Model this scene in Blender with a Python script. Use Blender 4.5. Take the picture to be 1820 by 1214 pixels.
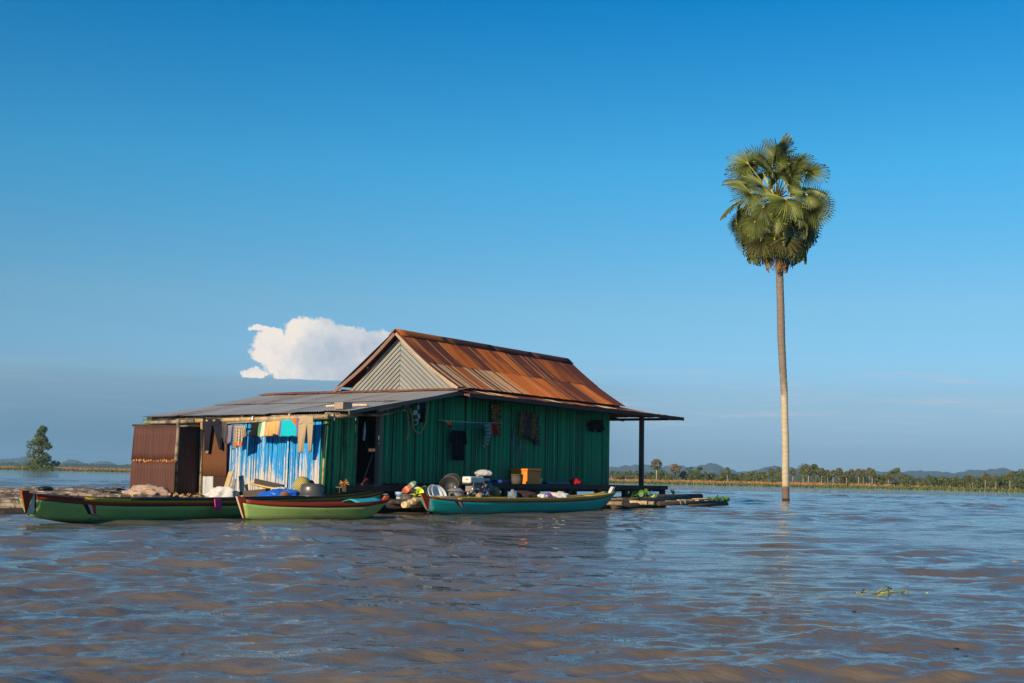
import bpy, math, random
import numpy as np
from mathutils import Vector, Matrix

for o in list(bpy.data.objects):
    bpy.data.objects.remove(o)
SC = bpy.context.scene
COL = SC.collection
rnd = random.Random(7)
rng = np.random.default_rng(11)

# ------------------------------------------------------------------ camera
CAM_H = 0.9
FPX, CX, CY = 2200.0, 910.0, 607.0            # focal length and centre for an 1820 px wide frame
ROLL, PITCH = math.radians(1.117), math.atan(238 / 2200.0)

def ray(px, py):
    x, y = px - CX, -(py - CY)
    c, s = math.cos(ROLL), math.sin(ROLL)
    X, Y = (c * x - s * y) / FPX, (s * x + c * y) / FPX
    c, s = math.cos(PITCH), math.sin(PITCH)
    return Vector((X, c - s * Y, s + c * Y))

fw = ray(CX, CY)
rt = (ray(CX + FPX, CY) - fw).normalized()
up = (ray(CX, CY - FPX) - fw).normalized()
cam_d = bpy.data.cameras.new('camera')
cam = bpy.data.objects.new('camera', cam_d)
COL.objects.link(cam)
mw = Matrix((rt, up, -fw.normalized())).transposed().to_4x4()
mw.translation = (0, 0, CAM_H)
cam.matrix_world = mw
cam_d.sensor_width = 36.0
cam_d.lens = FPX / 1820.0 * 36.0
cam_d.clip_start, cam_d.clip_end = 0.1, 20000
SC.camera = cam

# ------------------------------------------------------------------ light, sky, exposure
SUN_EL, SUN_DIR = math.radians(17), Vector((-0.56, -0.828, 0)).normalized()   # towards the sun
SUN_ROT = math.atan2(SUN_DIR.x, SUN_DIR.y)
sun_d = bpy.data.lights.new('sun', 'SUN')
sun_d.energy, sun_d.angle, sun_d.color = 5.0, math.radians(0.5), (1.0, 0.80, 0.57)
sun = bpy.data.objects.new('sun', sun_d)
COL.objects.link(sun)
sdir = SUN_DIR * math.cos(SUN_EL) + Vector((0, 0, math.sin(SUN_EL)))
sun.rotation_euler = sdir.to_track_quat('Z', 'Y').to_euler()
sun.location = sdir * 50
SC.view_settings.view_transform = 'Standard'
SC.view_settings.look = 'None'
SC.view_settings.gamma = 1.0
SC.view_settings.use_curve_mapping = False
SC.view_settings.exposure = 0.35
SC.render.engine = 'CYCLES'
SC.cycles.use_denoising = True
SC.cycles.denoiser = 'OPENIMAGEDENOISE'
SC.cycles.denoising_input_passes = 'RGB_ALBEDO_NORMAL'
SC.cycles.denoising_prefilter = 'NONE'
SC.cycles.max_bounces = 8
SC.cycles.diffuse_bounces = 3
SC.cycles.transparent_max_bounces = 8
SC.cycles.volume_bounces = 1
SC.cycles.sample_clamp_indirect = 6

class NT:
    """small helper to write node trees"""
    def __init__(s, tree):
        s.t = tree
        tree.nodes.clear()
    def n(s, typ, inputs=None, **props):
        nd = s.t.nodes.new(typ)
        for k, v in props.items():
            setattr(nd, k, v)
        for k, v in (inputs or {}).items():
            sock = nd.inputs[k]
            if isinstance(v, bpy.types.NodeSocket):
                s.t.links.new(v, sock)
            elif isinstance(v, bpy.types.Node):
                s.t.links.new(v.outputs[0], sock)
            else:
                if hasattr(sock.default_value, '__len__') and not isinstance(v, (int, float)):
                    v = tuple(v)
                    if len(sock.default_value) == 4 and len(v) == 3:
                        v = v + (1,)
                sock.default_value = v
        return nd
    def m(s, op, a, b=0.0, c=0.0, clamp=False):
        return s.n('ShaderNodeMath', {0: a, 1: b, 2: c}, operation=op, use_clamp=clamp).outputs[0]
    def mix(s, f, a, b, mode='MIX'):
        nd = s.n('ShaderNodeMix', data_type='RGBA', blend_type=mode)
        for i, v in ((0, f), (6, a), (7, b)):
            sock = nd.inputs[i]
            if isinstance(v, bpy.types.NodeSocket):
                s.t.links.new(v, sock)
            else:
                if i and len(v) == 3:
                    v = tuple(v) + (1,)
                sock.default_value = v
        return nd.outputs[2]
    def ramp(s, f, stops, interp='LINEAR'):
        nd = s.n('ShaderNodeValToRGB', {0: f})
        cr = nd.color_ramp
        cr.interpolation = interp
        while len(cr.elements) < len(stops):
            cr.elements.new(0.5)
        for e, (p, c) in zip(cr.elements, stops):
            e.position = p
            e.color = tuple(c) + (1,) if len(c) == 3 else c
        return nd.outputs[0]
    def step(s, v, lo, hi):
        return s.n('ShaderNodeMapRange', {0: v, 1: lo, 2: hi, 3: 0.0, 4: 1.0}, interpolation_type='SMOOTHSTEP').outputs[0]
    def noise(s, vec, scale, detail=4, rough=0.55, out=0):
        return s.n('ShaderNodeTexNoise', {'Vector': vec, 'Scale': scale, 'Detail': detail, 'Roughness': rough}).outputs[out]
    def mapv(s, vec, scale=(1, 1, 1), loc=(0, 0, 0)):
        return s.n('ShaderNodeMapping', {'Vector': vec, 'Scale': scale, 'Location': loc}).outputs[0]

world = bpy.data.worlds.new('World')
SC.world = world
world.use_nodes = True
w = NT(world.node_tree)
SKY_STRENGTH = 0.0885
sky = w.n('ShaderNodeTexSky', sky_type='NISHITA', sun_disc=False, sun_elevation=SUN_EL, sun_rotation=SUN_ROT,
          air_density=1.0, dust_density=0.1, ozone_density=4.0)
dirv = w.n('ShaderNodeTexCoord').outputs['Generated']
sx = w.n('ShaderNodeSeparateXYZ', {0: dirv})
elev = w.m('MULTIPLY', w.m('ARCSINE', sx.outputs[2]), 57.2958)          # degrees
azim = w.m('MULTIPLY', w.m('ARCTAN2', sx.outputs[0], sx.outputs[1]), 57.2958)
e01 = w.m('DIVIDE', elev, 40.0, clamp=True)
tint = w.ramp(e01, [(0.0, (0.30, 0.46, 0.85)), (0.03, (0.34, 0.48, 0.84)), (0.086, (0.55, 0.64, 0.83)), (0.137, (0.60, 0.80, 0.94)),
                    (0.195, (0.64, 0.89, 0.94)), (0.35, (0.33, 1.05, 1.15)), (0.54, (0.03, 0.86, 1.16)), (1.0, (0.08, 0.78, 1.08))])
skyc = w.mix(1.0, sky.outputs[0], tint, 'MULTIPLY')
# cumulus head standing on a low grey-blue bank, placed by compass direction and height above the horizon
wv = w.noise(dirv, 45.0, 5, 0.62, out=1)
ws = w.n('ShaderNodeSeparateXYZ', {0: w.n('ShaderNodeVectorMath', {0: wv, 1: (0.5, 0.5, 0.5)}, operation='SUBTRACT').outputs[0]})
ca = w.m('MULTIPLY_ADD', ws.outputs[0], 1.7, azim)
ce = w.m('MULTIPLY_ADD', ws.outputs[1], 1.3, elev)
puff = None
for a0, e0, ra, re in [(-10.72, 5.57, 1.3, 0.85), (-9.35, 6.15, 1.35, 0.85), (-7.6, 6.05, 2.0, 0.72), (-6.0, 5.75, 1.9, 0.68),
                       (-7.5, 4.95, 3.2, 1.1), (-9.75, 4.7, 1.6, 0.8), (-11.75, 4.34, 0.62, 0.22), (-11.4, 6.35, 0.7, 0.16)]:
    qa = w.m('DIVIDE', w.m('SUBTRACT', ca, a0), ra)
    qe = w.m('DIVIDE', w.m('SUBTRACT', ce, e0), re)
    f = w.m('SUBTRACT', 1.0, w.m('ADD', w.m('MULTIPLY', qa, qa), w.m('MULTIPLY', qe, qe)))
    puff = f if puff is None else w.m('SMOOTH_MAX', puff, f, 0.12)
bank_n = w.noise(w.mapv(dirv, (14, 14, 120)), 1.0, 4, 0.6)
bank_e = w.m('MULTIPLY_ADD', bank_n, 0.5, w.m('SUBTRACT', elev, 0.25))
cloud_m = w.m('MULTIPLY', w.step(w.m('MULTIPLY_ADD', w.noise(dirv, 160.0, 4, 0.65), 0.5, w.m('SUBTRACT', puff, 0.25)), -0.16, 0.26), w.step(bank_e, 4.13, 4.22))
lit = w.m('ADD', w.m('MULTIPLY', w.step(azim, -8.2, -11.2), 0.52), w.m('MULTIPLY', w.noise(dirv, 60.0, 5, 0.62), 0.95))
lit = w.m('ADD', lit, w.m('MULTIPLY', w.step(elev, 5.7, 6.7), 0.20))
cloud_c = w.ramp(lit, [(0.38, (0.47, 0.54, 0.64)), (0.68, (0.64, 0.67, 0.71)), (0.98, (0.90, 0.83, 0.76))])
# the bank: denser to the left, breaking up into streaks to the right
left = w.step(azim, 8.0, -2.0)
bank_m = w.m('MULTIPLY', w.step(bank_e, 4.6, 3.9), w.m('MULTIPLY_ADD', left, 0.75, 0.12))
streak = w.step(w.noise(w.mapv(dirv, (9, 9, 150), (0.3, 0.1, 0.7)), 1.0, 5, 0.6), 0.49, 0.72)
streak = w.m('MULTIPLY', streak, w.m('MULTIPLY', w.step(elev, 1.2, 3.4), w.step(elev, 5.4, 4.3)))
sky1 = w.n('ShaderNodeBackground', {0: skyc, 1: SKY_STRENGTH})
K_ = 0.785      # these three are set in picture values, so they give way to the exposure
bank_bg = w.n('ShaderNodeBackground', {0: w.ramp(w.m('DIVIDE', elev, 6.0, clamp=True), [(0.0, (0.10, 0.21, 0.34)), (0.25, (0.13, 0.26, 0.39)), (0.7, (0.22, 0.375, 0.51)), (1.0, (0.25, 0.41, 0.55))]), 1: K_})
strk_bg = w.n('ShaderNodeBackground', {0: (0.50, 0.56, 0.64), 1: K_})
cloud_bg = w.n('ShaderNodeBackground', {0: cloud_c, 1: K_})
m1 = w.n('ShaderNodeMixShader', {0: bank_m, 1: sky1.outputs[0], 2: bank_bg.outputs[0]})
m2 = w.n('ShaderNodeMixShader', {0: w.m('MULTIPLY', streak, w.m('MULTIPLY_ADD', w.step(azim, -6.0, 6.0), 0.5, 0.12)), 1: m1.outputs[0], 2: strk_bg.outputs[0]})
m3 = w.n('ShaderNodeMixShader', {0: cloud_m, 1: m2.outputs[0], 2: cloud_bg.outputs[0]})
w.n('ShaderNodeOutputWorld', {0: m3.outputs[0]})

# ------------------------------------------------------------------ mesh helpers
class MB:
    """collects simple shapes; build() links them as one mesh object"""
    def __init__(s):
        s.v, s.f, s.uv, s.r, s.sm, s.mi = [], [], [], [], [], []
        s.cm = 0
    def add(s, vs, fs, r=None, uv=None, smooth=False):
        b = len(s.v)
        s.v += [tuple(p) for p in vs]
        s.uv += [tuple(q) for q in uv] if uv else [(0.0, 0.0)] * len(vs)
        r = rnd.random() if r is None else r
        for f in fs:
            s.f.append(tuple(b + i for i in f))
            s.r.append(r)
            s.sm.append(smooth)
            s.mi.append(s.cm)
    def hexa(s, p, r=None):
        """8 corners: 0-3 bottom ring, 4-7 top ring"""
        s.add(p, [(3, 2, 1, 0), (4, 5, 6, 7), (0, 1, 5, 4), (1, 2, 6, 5), (2, 3, 7, 6), (3, 0, 4, 7)], r)
    def box(s, c, ax, ay, az, r=None):
        """centre and three half-extent vectors"""
        c, ax, ay, az = Vector(c), Vector(ax), Vector(ay), Vector(az)
        s.hexa([c - ax - ay - az, c + ax - ay - az, c + ax + ay - az, c - ax + ay - az,
                c - ax - ay + az, c + ax - ay + az, c + ax + ay + az, c - ax + ay + az], r)
    def beam(s, a, b, w, h, r=None, upv=(0, 0, 1)):
        a, b = Vector(a), Vector(b)
        d = (b - a)
        sd = d.cross(Vector(upv)).normalized()
        u = sd.cross(d).normalized()
        s.box((a + b) / 2, d / 2, sd * w / 2, u * h / 2, r)
    def tube(s, path, rad, n=8, r=None, cap=True, squash=1.0):
        path = [Vector(p) for p in path]
        if isinstance(rad, (int, float)):
            rad = [rad] * len(path)
        vs, fs, prev = [], [], None
        for i, p in enumerate(path):
            t = (path[min(i + 1, len(path) - 1)] - path[max(i - 1, 0)]).normalized()
            if prev is None:
                a = t.orthogonal().normalized()
            else:
                a = (prev - t * prev.dot(t)).normalized()
            prev = a
            b = t.cross(a)
            for k in range(n):
                q = 2 * math.pi * k / n
                vs.append(p + (a * math.cos(q) + b * math.sin(q) * squash) * rad[i])
        for i in range(len(path) - 1):
            for k in range(n):
                fs.append((i * n + k, i * n + (k + 1) % n, (i + 1) * n + (k + 1) % n, (i + 1) * n + k))
        r = rnd.random() if r is None else r
        s.add(vs, fs, r, smooth=True)
        if cap:
            b = len(s.v) - len(vs)
            for f in (tuple(b + k for k in range(n - 1, -1, -1)), tuple(b + (len(path) - 1) * n + k for k in range(n))):
                s.f.append(f); s.r.append(r); s.sm.append(False); s.mi.append(s.cm)
    def lathe(s, prof, mat=None, n=20, r=None):
        """profile of (radius, height) turned about local Z, placed by a 4x4 matrix"""
        mat = mat or Matrix()
        vs, fs = [], []
        for (q, h) in prof:
            for k in range(n):
                a = 2 * math.pi * k / n
                vs.append(mat @ Vector((q * math.cos(a), q * math.sin(a), h)))
        for i in range(len(prof) - 1):
            for k in range(n):
                fs.append((i * n + k, i * n + (k + 1) % n, (i + 1) * n + (k + 1) % n, (i + 1) * n + k))
        s.add(vs, fs, r, smooth=True)
    def grid(s, pts, uv=None, r=None, smooth=True, close=False):
        """pts[i][j] points"""
        m, n = len(pts), len(pts[0])
        fs = [(i * n + j, i * n + j + 1, (i + 1) * n + j + 1, (i + 1) * n + j) for i in range(m - 1) for j in range(n - 1)]
        if close:
            fs += [(i * n + n - 1, i * n, (i + 1) * n, (i + 1) * n + n - 1) for i in range(m - 1)]
        s.add([p for row in pts for p in row], fs, r, [q for row in uv for q in row] if uv else None, smooth)
    def blob(s, c, rx, ry, rz, rough=0.2, n=3, r=None, seed=0, cut=None):
        """lumpy ellipsoid"""
        import bmesh
        bm = bmesh.new()
        bmesh.ops.create_icosphere(bm, subdivisions=n, radius=1)
        from mathutils import noise as mn
        vs = []
        for v in bm.verts:
            k = 1 + rough * mn.fractal(v.co * 1.7 + Vector((seed * 3.1, seed, 0)), 1.0, 2.0, 3)
            p = Vector((v.co.x * rx, v.co.y * ry, v.co.z * rz)) * k
            if cut is not None:
                p.z = max(p.z, cut)
            vs.append(p + Vector(c))
        fs = [tuple(v.index for v in f.verts) for f in bm.faces]
        bm.free()
        s.add(vs, fs, r, smooth=True)

ORIG = {}
def origin(o):
    return ORIG.get(o.name, Vector((0, 0, 0))) if o else Vector((0, 0, 0))

def build(mb, name, mat, parent=None, solid=0.0, base=None):
    """link a collected mesh as one object; vertices are given in world space and stored relative to the thing's base"""
    og = origin(parent)
    if parent is None and base is not None:
        og = Vector(base)
    me = bpy.data.meshes.new(name)
    me.from_pydata([(p[0] - og.x, p[1] - og.y, p[2] - og.z) for p in mb.v], [], mb.f)
    uvl = me.uv_layers.new(name='uv')
    li = np.zeros(len(me.loops), dtype=np.int32)
    me.loops.foreach_get('vertex_index', li)
    uvl.data.foreach_set('uv', np.array(mb.uv, dtype=np.float32)[li].ravel())
    at = me.attributes.new('rnd', 'FLOAT', 'FACE')
    at.data.foreach_set('value', np.array(mb.r, dtype=np.float32))
    me.polygons.foreach_set('use_smooth', mb.sm)
    for mm in (mat if isinstance(mat, (list, tuple)) else [mat]):
        me.materials.append(mm)
    if isinstance(mat, (list, tuple)):
        me.polygons.foreach_set('material_index', mb.mi)
    o = bpy.data.objects.new(name, me)
    COL.objects.link(o)
    if parent:
        o.parent = parent
    elif base is not None:
        o.location = og
    ORIG[o.name] = og
    if solid:
        md = o.modifiers.new('thickness', 'SOLIDIFY')
        md.thickness = solid
        md.offset = 0
    me.update()
    return o

def thing(name, label, cat, loc=(0, 0, 0), group=None):
    o = bpy.data.objects.new(name, None)
    o.empty_display_size = 0.2
    o.location = loc
    COL.objects.link(o)
    ORIG[o.name] = Vector(loc)
    return tag(o, label, cat, group)

def tag(o, label=None, cat=None, group=None, kind=None):
    for k, v in (('label', label), ('category', cat), ('group', group), ('kind', kind)):
        if v:
            o[k] = v
    return o

def np_mesh(name, verts, faces, mat, smooth=False, rv=None, parent=None, mi=None):
    """quads or triangles from arrays, quickly"""
    me = bpy.data.meshes.new(name)
    nf, k = faces.shape
    me.vertices.add(len(verts))
    me.vertices.foreach_set('co', verts.astype(np.float32).ravel())
    me.loops.add(nf * k)
    me.loops.foreach_set('vertex_index', faces.astype(np.int32).ravel())
    me.polygons.add(nf)
    me.polygons.foreach_set('loop_start', np.arange(0, nf * k, k, dtype=np.int32))
    if smooth:
        me.polygons.foreach_set('use_smooth', np.ones(nf, dtype=bool))
    if rv is not None:
        at = me.attributes.new('rnd', 'FLOAT', 'FACE')
        at.data.foreach_set('value', rv.astype(np.float32))
    for mm in (mat if isinstance(mat, (list, tuple)) else [mat]):
        me.materials.append(mm)
    if mi is not None:
        me.polygons.foreach_set('material_index', mi.astype(np.int32))
    me.update(calc_edges=True)
    me.validate()
    o = bpy.data.objects.new(name, me)
    COL.objects.link(o)
    if parent:
        o.parent = parent
    ORIG[o.name] = origin(parent)
    return o

# ------------------------------------------------------------------ materials
MATS = {}
def M(name, col, rough=0.8, var=0.25, scale=6.0, stretch=(1, 1, 1), bump=0.2, col2=None, metal=0.0, spec=0.35,
      rv=0.0, orv=0.0, speck=None, uv=False, thr=(0.45, 0.62), transl=0.0):
    """mottled procedural surface. rv / orv: brightness spread per piece (face attribute / object); col2: second colour in patches"""
    if name in MATS:
        return MATS[name]
    m = bpy.data.materials.new(name)
    m.use_nodes = True
    t = NT(m.node_tree)
    tc = t.n('ShaderNodeTexCoord')
    vec = t.mapv(tc.outputs['UV' if uv else 'Object'], stretch)
    n1 = t.noise(vec, scale, 5, 0.6)
    n2 = t.noise(vec, scale * 5.3, 3, 0.6)
    c = t.mix(0.0, col, col)
    if col2:
        c = t.mix(t.step(t.noise(vec, scale * 1.7, 5, 0.65), *thr), col, col2)
    v = t.m('ADD', t.m('MULTIPLY', t.m('SUBTRACT', n1, 0.5), 2.2 * var), t.m('MULTIPLY', t.m('SUBTRACT', n2, 0.5), 1.2 * var))
    if rv:
        a = t.n('ShaderNodeAttribute', attribute_name='rnd').outputs['Fac']
        v = t.m('ADD', v, t.m('MULTIPLY', t.m('SUBTRACT', a, 0.5), 2 * rv))
    if orv:
        oi = t.n('ShaderNodeObjectInfo').outputs['Random']
        v = t.m('ADD', v, t.m('MULTIPLY', t.m('SUBTRACT', oi, 0.5), 2 * orv))
    c = t.n('ShaderNodeVectorMath', {0: c, 3: t.m('MAXIMUM', t.m('ADD', v, 1.0), 0.08)}, operation='SCALE').outputs[0]
    if speck:
        c = t.mix(t.step(t.noise(vec, scale * 9, 2, 0.5), speck[1], speck[1] + 0.05), c, speck[0])
    p = t.n('ShaderNodeBsdfPrincipled', {'Base Color': c, 'Roughness': rough, 'Metallic': metal, 'Specular IOR Level': spec})
    if bump:
        b = t.n('ShaderNodeBump', {'Height': t.m('ADD', n1, t.m('MULTIPLY', n2, 0.5)), 'Strength': bump, 'Distance': 0.02})
        t.t.links.new(b.outputs[0], p.inputs['Normal'])
    sh = p.outputs[0]
    if transl:
        tl = t.n('ShaderNodeBsdfTranslucent', {0: c})
        sh = t.n('ShaderNodeMixShader', {0: transl, 1: sh, 2: tl.outputs[0]}).outputs[0]
    t.n('ShaderNodeOutputMaterial', {0: sh})
    MATS[name] = m
    return m

def painted_slats(name, paint, wood, worn=0.35, worn_low=0.0, z0=0.5, zspan=1.7, rvs=0.35):
    """paint on split bamboo, worn off in streaks along the grain; more of it gone towards the foot, where it is rubbed and splashed"""
    m = bpy.data.materials.new(name)
    m.use_nodes = True
    t = NT(m.node_tree)
    ob = t.n('ShaderNodeTexCoord').outputs['Object']
    a = t.n('ShaderNodeAttribute', attribute_name='rnd').outputs['Fac']
    g = t.noise(t.mapv(ob, (34, 34, 2.2)), 1.0, 5, 0.7)
    g2 = t.noise(t.mapv(ob, (90, 90, 9)), 1.0, 3, 0.6)
    z = t.n('ShaderNodeSeparateXYZ', {0: ob}).outputs[2]
    low = t.m('DIVIDE', t.m('SUBTRACT', z0 + zspan, z), zspan, clamp=True)
    patch = t.noise(ob, 1.6, 3, 0.6)
    k = t.m('ADD', t.m('ADD', g, t.m('MULTIPLY', g2, 0.25)), t.m('MULTIPLY', t.m('SUBTRACT', a, 0.5), 0.22))
    k = t.m('ADD', k, t.m('MULTIPLY', t.m('MULTIPLY', low, low), worn_low))
    k = t.m('ADD', k, t.m('MULTIPLY', t.m('SUBTRACT', patch, 0.5), 0.25))
    mask = t.step(k, 1.0 - worn, 1.08 - worn)
    pv = t.m('ADD', 1.0, t.m('ADD', t.m('MULTIPLY', t.m('SUBTRACT', a, 0.5), 2 * rvs), t.m('MULTIPLY', t.m('SUBTRACT', g2, 0.5), 0.5)))
    pc = t.n('ShaderNodeVectorMath', {0: paint, 3: pv}, operation='SCALE').outputs[0]
    wc = t.n('ShaderNodeVectorMath', {0: wood, 3: t.m('ADD', 0.45, t.m('ADD', g2, t.m('MULTIPLY', a, 0.2)))}, operation='SCALE').outputs[0]
    c = t.mix(mask, pc, wc)
    b = t.n('ShaderNodeBump', {'Height': g, 'Strength': 0.25, 'Distance': 0.01})
    p = t.n('ShaderNodeBsdfPrincipled', {'Base Color': c, 'Roughness': 0.55, 'Specular IOR Level': 0.35, 'Normal': b.outputs[0]})
    t.n('ShaderNodeOutputMaterial', {0: p.outputs[0]})
    MATS[name] = m
    return m

def sheet_metal(name, base, rust, rust2, amount=0.5, spread=0.35, metal=0.0, rough=0.7, band=0.0, crest=None, seedv=0.0):
    """corrugated iron: uv is metres across and along; rust in streaks that run down the sheet, each sheet rusted to its own degree"""
    m = bpy.data.materials.new(name)
    m.use_nodes = True
    t = NT(m.node_tree)
    tc = t.n('ShaderNodeTexCoord')
    oi = t.n('ShaderNodeObjectInfo').outputs['Random']
    off = t.n('ShaderNodeCombineXYZ', {0: t.m('MULTIPLY', oi, 37.0), 1: t.m('MULTIPLY', oi, 91.0), 2: seedv})
    uv = t.n('ShaderNodeVectorMath', {0: tc.outputs['UV'], 1: off.outputs[0]}, operation='ADD').outputs[0]
    st = t.noise(t.mapv(uv, (13, 0.7, 1)), 1.0, 4, 0.65)
    wide = t.noise(t.mapv(uv, (2.6, 0.5, 1)), 1.0, 4, 0.6)
    fine = t.noise(t.mapv(uv, (60, 25, 1)), 1.0, 3, 0.6)
    k = t.m('ADD', t.m('MULTIPLY', st, 0.5), t.m('MULTIPLY', wide, 0.5))
    k = t.m('ADD', k, t.m('MULTIPLY', t.m('SUBTRACT', fine, 0.5), 0.25))
    k = t.m('ADD', k, t.m('MULTIPLY', t.m('SUBTRACT', oi, 0.5), spread))
    if band:
        # rows of nail holes bleed rust across the sheet
        vv = t.n('ShaderNodeSeparateXYZ', {0: tc.outputs['UV']}).outputs[1]
        fr = t.m('ABSOLUTE', t.m('SUBTRACT', t.m('FRACT', t.m('DIVIDE', vv, band)), 0.5))
        k = t.m('ADD', k, t.m('MULTIPLY', t.step(fr, 0.06, 0.0), 0.22))
    mask = t.step(k, 1.0 - amount - 0.10, 1.0 - amount + 0.12)
    rc = t.mix(t.step(t.m('ADD', wide, t.m('MULTIPLY', t.m('SUBTRACT', t.m('FRACT', t.m('MULTIPLY', oi, 7.31)), 0.5), 1.0)), 0.42, 0.76), rust, rust2)
    rc = t.n('ShaderNodeVectorMath', {0: rc, 3: t.m('ADD', 0.45, t.m('ADD', t.m('MULTIPLY', fine, 0.6), t.m('MULTIPLY', st, 0.5)))}, operation='SCALE').outputs[0]
    bc = t.n('ShaderNodeVectorMath', {0: base, 3: t.m('ADD', 0.6, t.m('MULTIPLY', wide, 0.8))}, operation='SCALE').outputs[0]
    c = t.mix(mask, bc, rc)
    if crest:
        # crests of single corrugations rubbed back to bare cream metal
        ux = t.n('ShaderNodeSeparateXYZ', {0: tc.outputs['UV']}).outputs[0]
        wn = t.m('DIVIDE', ux, 0.076)
        top = t.step(t.m('ABSOLUTE', t.m('SUBTRACT', t.m('FRACT', wn), 0.25)), 0.20, 0.12)
        rw = t.n('ShaderNodeTexWhiteNoise', {'Vector': t.n('ShaderNodeCombineXYZ', {0: t.m('FLOOR', wn), 1: t.m('MULTIPLY', oi, 97.0)}).outputs[0]}, noise_dimensions='2D').outputs[0]
        pick = t.m('MULTIPLY', t.m('LESS_THAN', rw, crest[1]), t.step(t.noise(t.mapv(uv, (1, 1.3, 1)), 1.0, 3, 0.6), 0.28, 0.42))
        cm = t.m('MULTIPLY', t.m('MULTIPLY', top, pick), 0.85)
        c = t.mix(cm, c, crest[0])
    rr = t.m('ADD', rough, t.m('MULTIPLY', mask, 0.9 - rough))
    mt = t.m('MULTIPLY', t.m('SUBTRACT', 1.0, mask), metal)
    b = t.n('ShaderNodeBump', {'Height': fine, 'Strength': 0.12, 'Distance': 0.01})
    p = t.n('ShaderNodeBsdfPrincipled', {'Base Color': c, 'Roughness': rr, 'Metallic': mt, 'Specular IOR Level': 0.3, 'Normal': b.outputs[0]})
    t.n('ShaderNodeOutputMaterial', {0: p.outputs[0]})
    MATS[name] = m
    return m

# ------------------------------------------------------------------ places
AZ = math.radians(33.5)                                   # the house's long side runs away to the right
E1, E2 = Vector((math.sin(AZ), math.cos(AZ), 0)), Vector((-math.cos(AZ), math.sin(AZ), 0))
_d = ray(671, 857)
HO = Vector((0, 0, CAM_H)) + _d * (29.5 / _d.y)
HO.z = 0.0
CP = Vector((0, 0, CAM_H))
def W(u, v, z):
    return HO + E1 * u + E2 * v + Vector((0, 0, z))
def hitp(px, py, p0, n):
    d = ray(px, py)
    return CP + d * ((p0 - CP).dot(n) / d.dot(n))
def Vp(px, py, v):
    return hitp(px, py, W(0, v, 0), E2)
def Up(px, py, u):
    return hitp(px, py, W(u, 0, 0), E1)
def Zp(px, py, z):
    return hitp(px, py, Vector((0, 0, z)), Vector((0, 0, 1)))
def Yp(px, py, y):
    return hitp(px, py, Vector((0, y, 0)), Vector((0, 1, 0)))
ZUP = Vector((0, 0, 1))

# ------------------------------------------------------------------ water
def water_material():
    m = bpy.data.materials.new('muddy_water')
    m.use_nodes = True
    t = NT(m.node_tree)
    ob = t.n('ShaderNodeTexCoord').outputs['Object']
    r1 = t.noise(t.mapv(ob, (3.5, 7.0, 1)), 1.0, 5, 0.62)
    r2 = t.noise(t.mapv(ob, (0.35, 0.8, 1), (5, 2, 0)), 1.0, 4, 0.6)
    h = t.m('ADD', t.m('MULTIPLY', r1, 0.13), t.m('MULTIPLY', r2, 1.0))
    silt = t.noise(t.mapv(ob, (0.15, 0.3, 1)), 1.0, 4, 0.6)
    c = t.ramp(silt, [(0.3, (0.122, 0.099, 0.077)), (0.7, (0.158, 0.130, 0.102))])
    b = t.n('ShaderNodeBump', {'Height': h, 'Strength': 1.0, 'Distance': 0.13})
    p = t.n('ShaderNodeBsdfPrincipled', {'Base Color': c, 'Roughness': 0.04, 'IOR': 1.33, 'Specular IOR Level': 0.30, 'Normal': b.outputs[0]})
    t.n('ShaderNodeOutputMaterial', {0: p.outputs[0]})
    return m

def make_water():
    rs = [1.2, 1.8, 2.5]
    r = 3.0
    while r < 130:
        rs.append(r)
        r += min(max(r * r / 2100.0, 0.012), 0.20) if r < 90 else 0.20 + (r - 90) * 0.05
    while r < 9000:
        rs.append(r)
        r *= 1.25
    rs = np.array(rs + [9000.0])
    th = np.concatenate([np.linspace(-math.pi, -0.56, 40)[:-1], np.linspace(-0.56, 0.56, 760), np.linspace(0.56, math.pi, 40)[1:-1]])
    R, T = np.meshgrid(rs, th, indexing='ij')
    X, Y = R * np.sin(T), R * np.cos(T)
    Z = np.zeros_like(X)
    dx = np.zeros_like(X)
    cell = np.gradient(rs)[:, None] + 0 * X
    cellx = R * 0.0015
    g = np.random.default_rng(5)
    for i in range(110):
        lam = 0.15 * (2.6 / 0.15) ** g.random()
        a = g.normal(-0.12, 0.42)                       # crests lie mostly across the view
        k = 2 * math.pi / lam
        kx, ky = k * math.sin(a), k * math.cos(a)
        amp = 0.0043 * lam ** 0.85 if lam > 0.5 else 0.0040 * lam ** 0.6
        fade = np.clip((lam / np.maximum(cell, 1e-6) - 2.2) / 2.0, 0, 1)
        fade = fade * np.clip((lam / np.maximum(cellx, 1e-6) - 2.2) / 2.0, 0, 1)
        # slow groups so that crests come and go
        grp = 0.65 + 0.5 * np.sin(X * g.normal(0, 0.35 / lam ** 0.5) + Y * g.normal(0, 0.5 / lam ** 0.5) + g.random() * 6.28)
        ph = kx * X + ky * Y + g.random() * 6.28
        s = np.sin(ph)
        Z += amp * fade * grp * (s + 0.28 * np.cos(2 * ph))
    gust = 0.0
    for i in range(7):
        gust = gust + np.sin(X * g.normal(0, 0.5) + Y * g.normal(0, 0.35) + g.random() * 6.28)
    Z *= 1.0 + 0.17 * gust
    n, mth = len(rs), len(th)
    verts = np.stack([X, Y, Z], -1).reshape(-1, 3)
    idx = np.arange(n * mth).reshape(n, mth)
    nx = np.roll(idx, -1, axis=1)
    q = np.stack([idx[:-1], nx[:-1], nx[1:], idx[1:]], -1).reshape(-1, 4)
    o = np_mesh('water', verts, q[:, ::-1], water_material(), smooth=True)
    return tag(o, kind='structure')
make_water()

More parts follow.
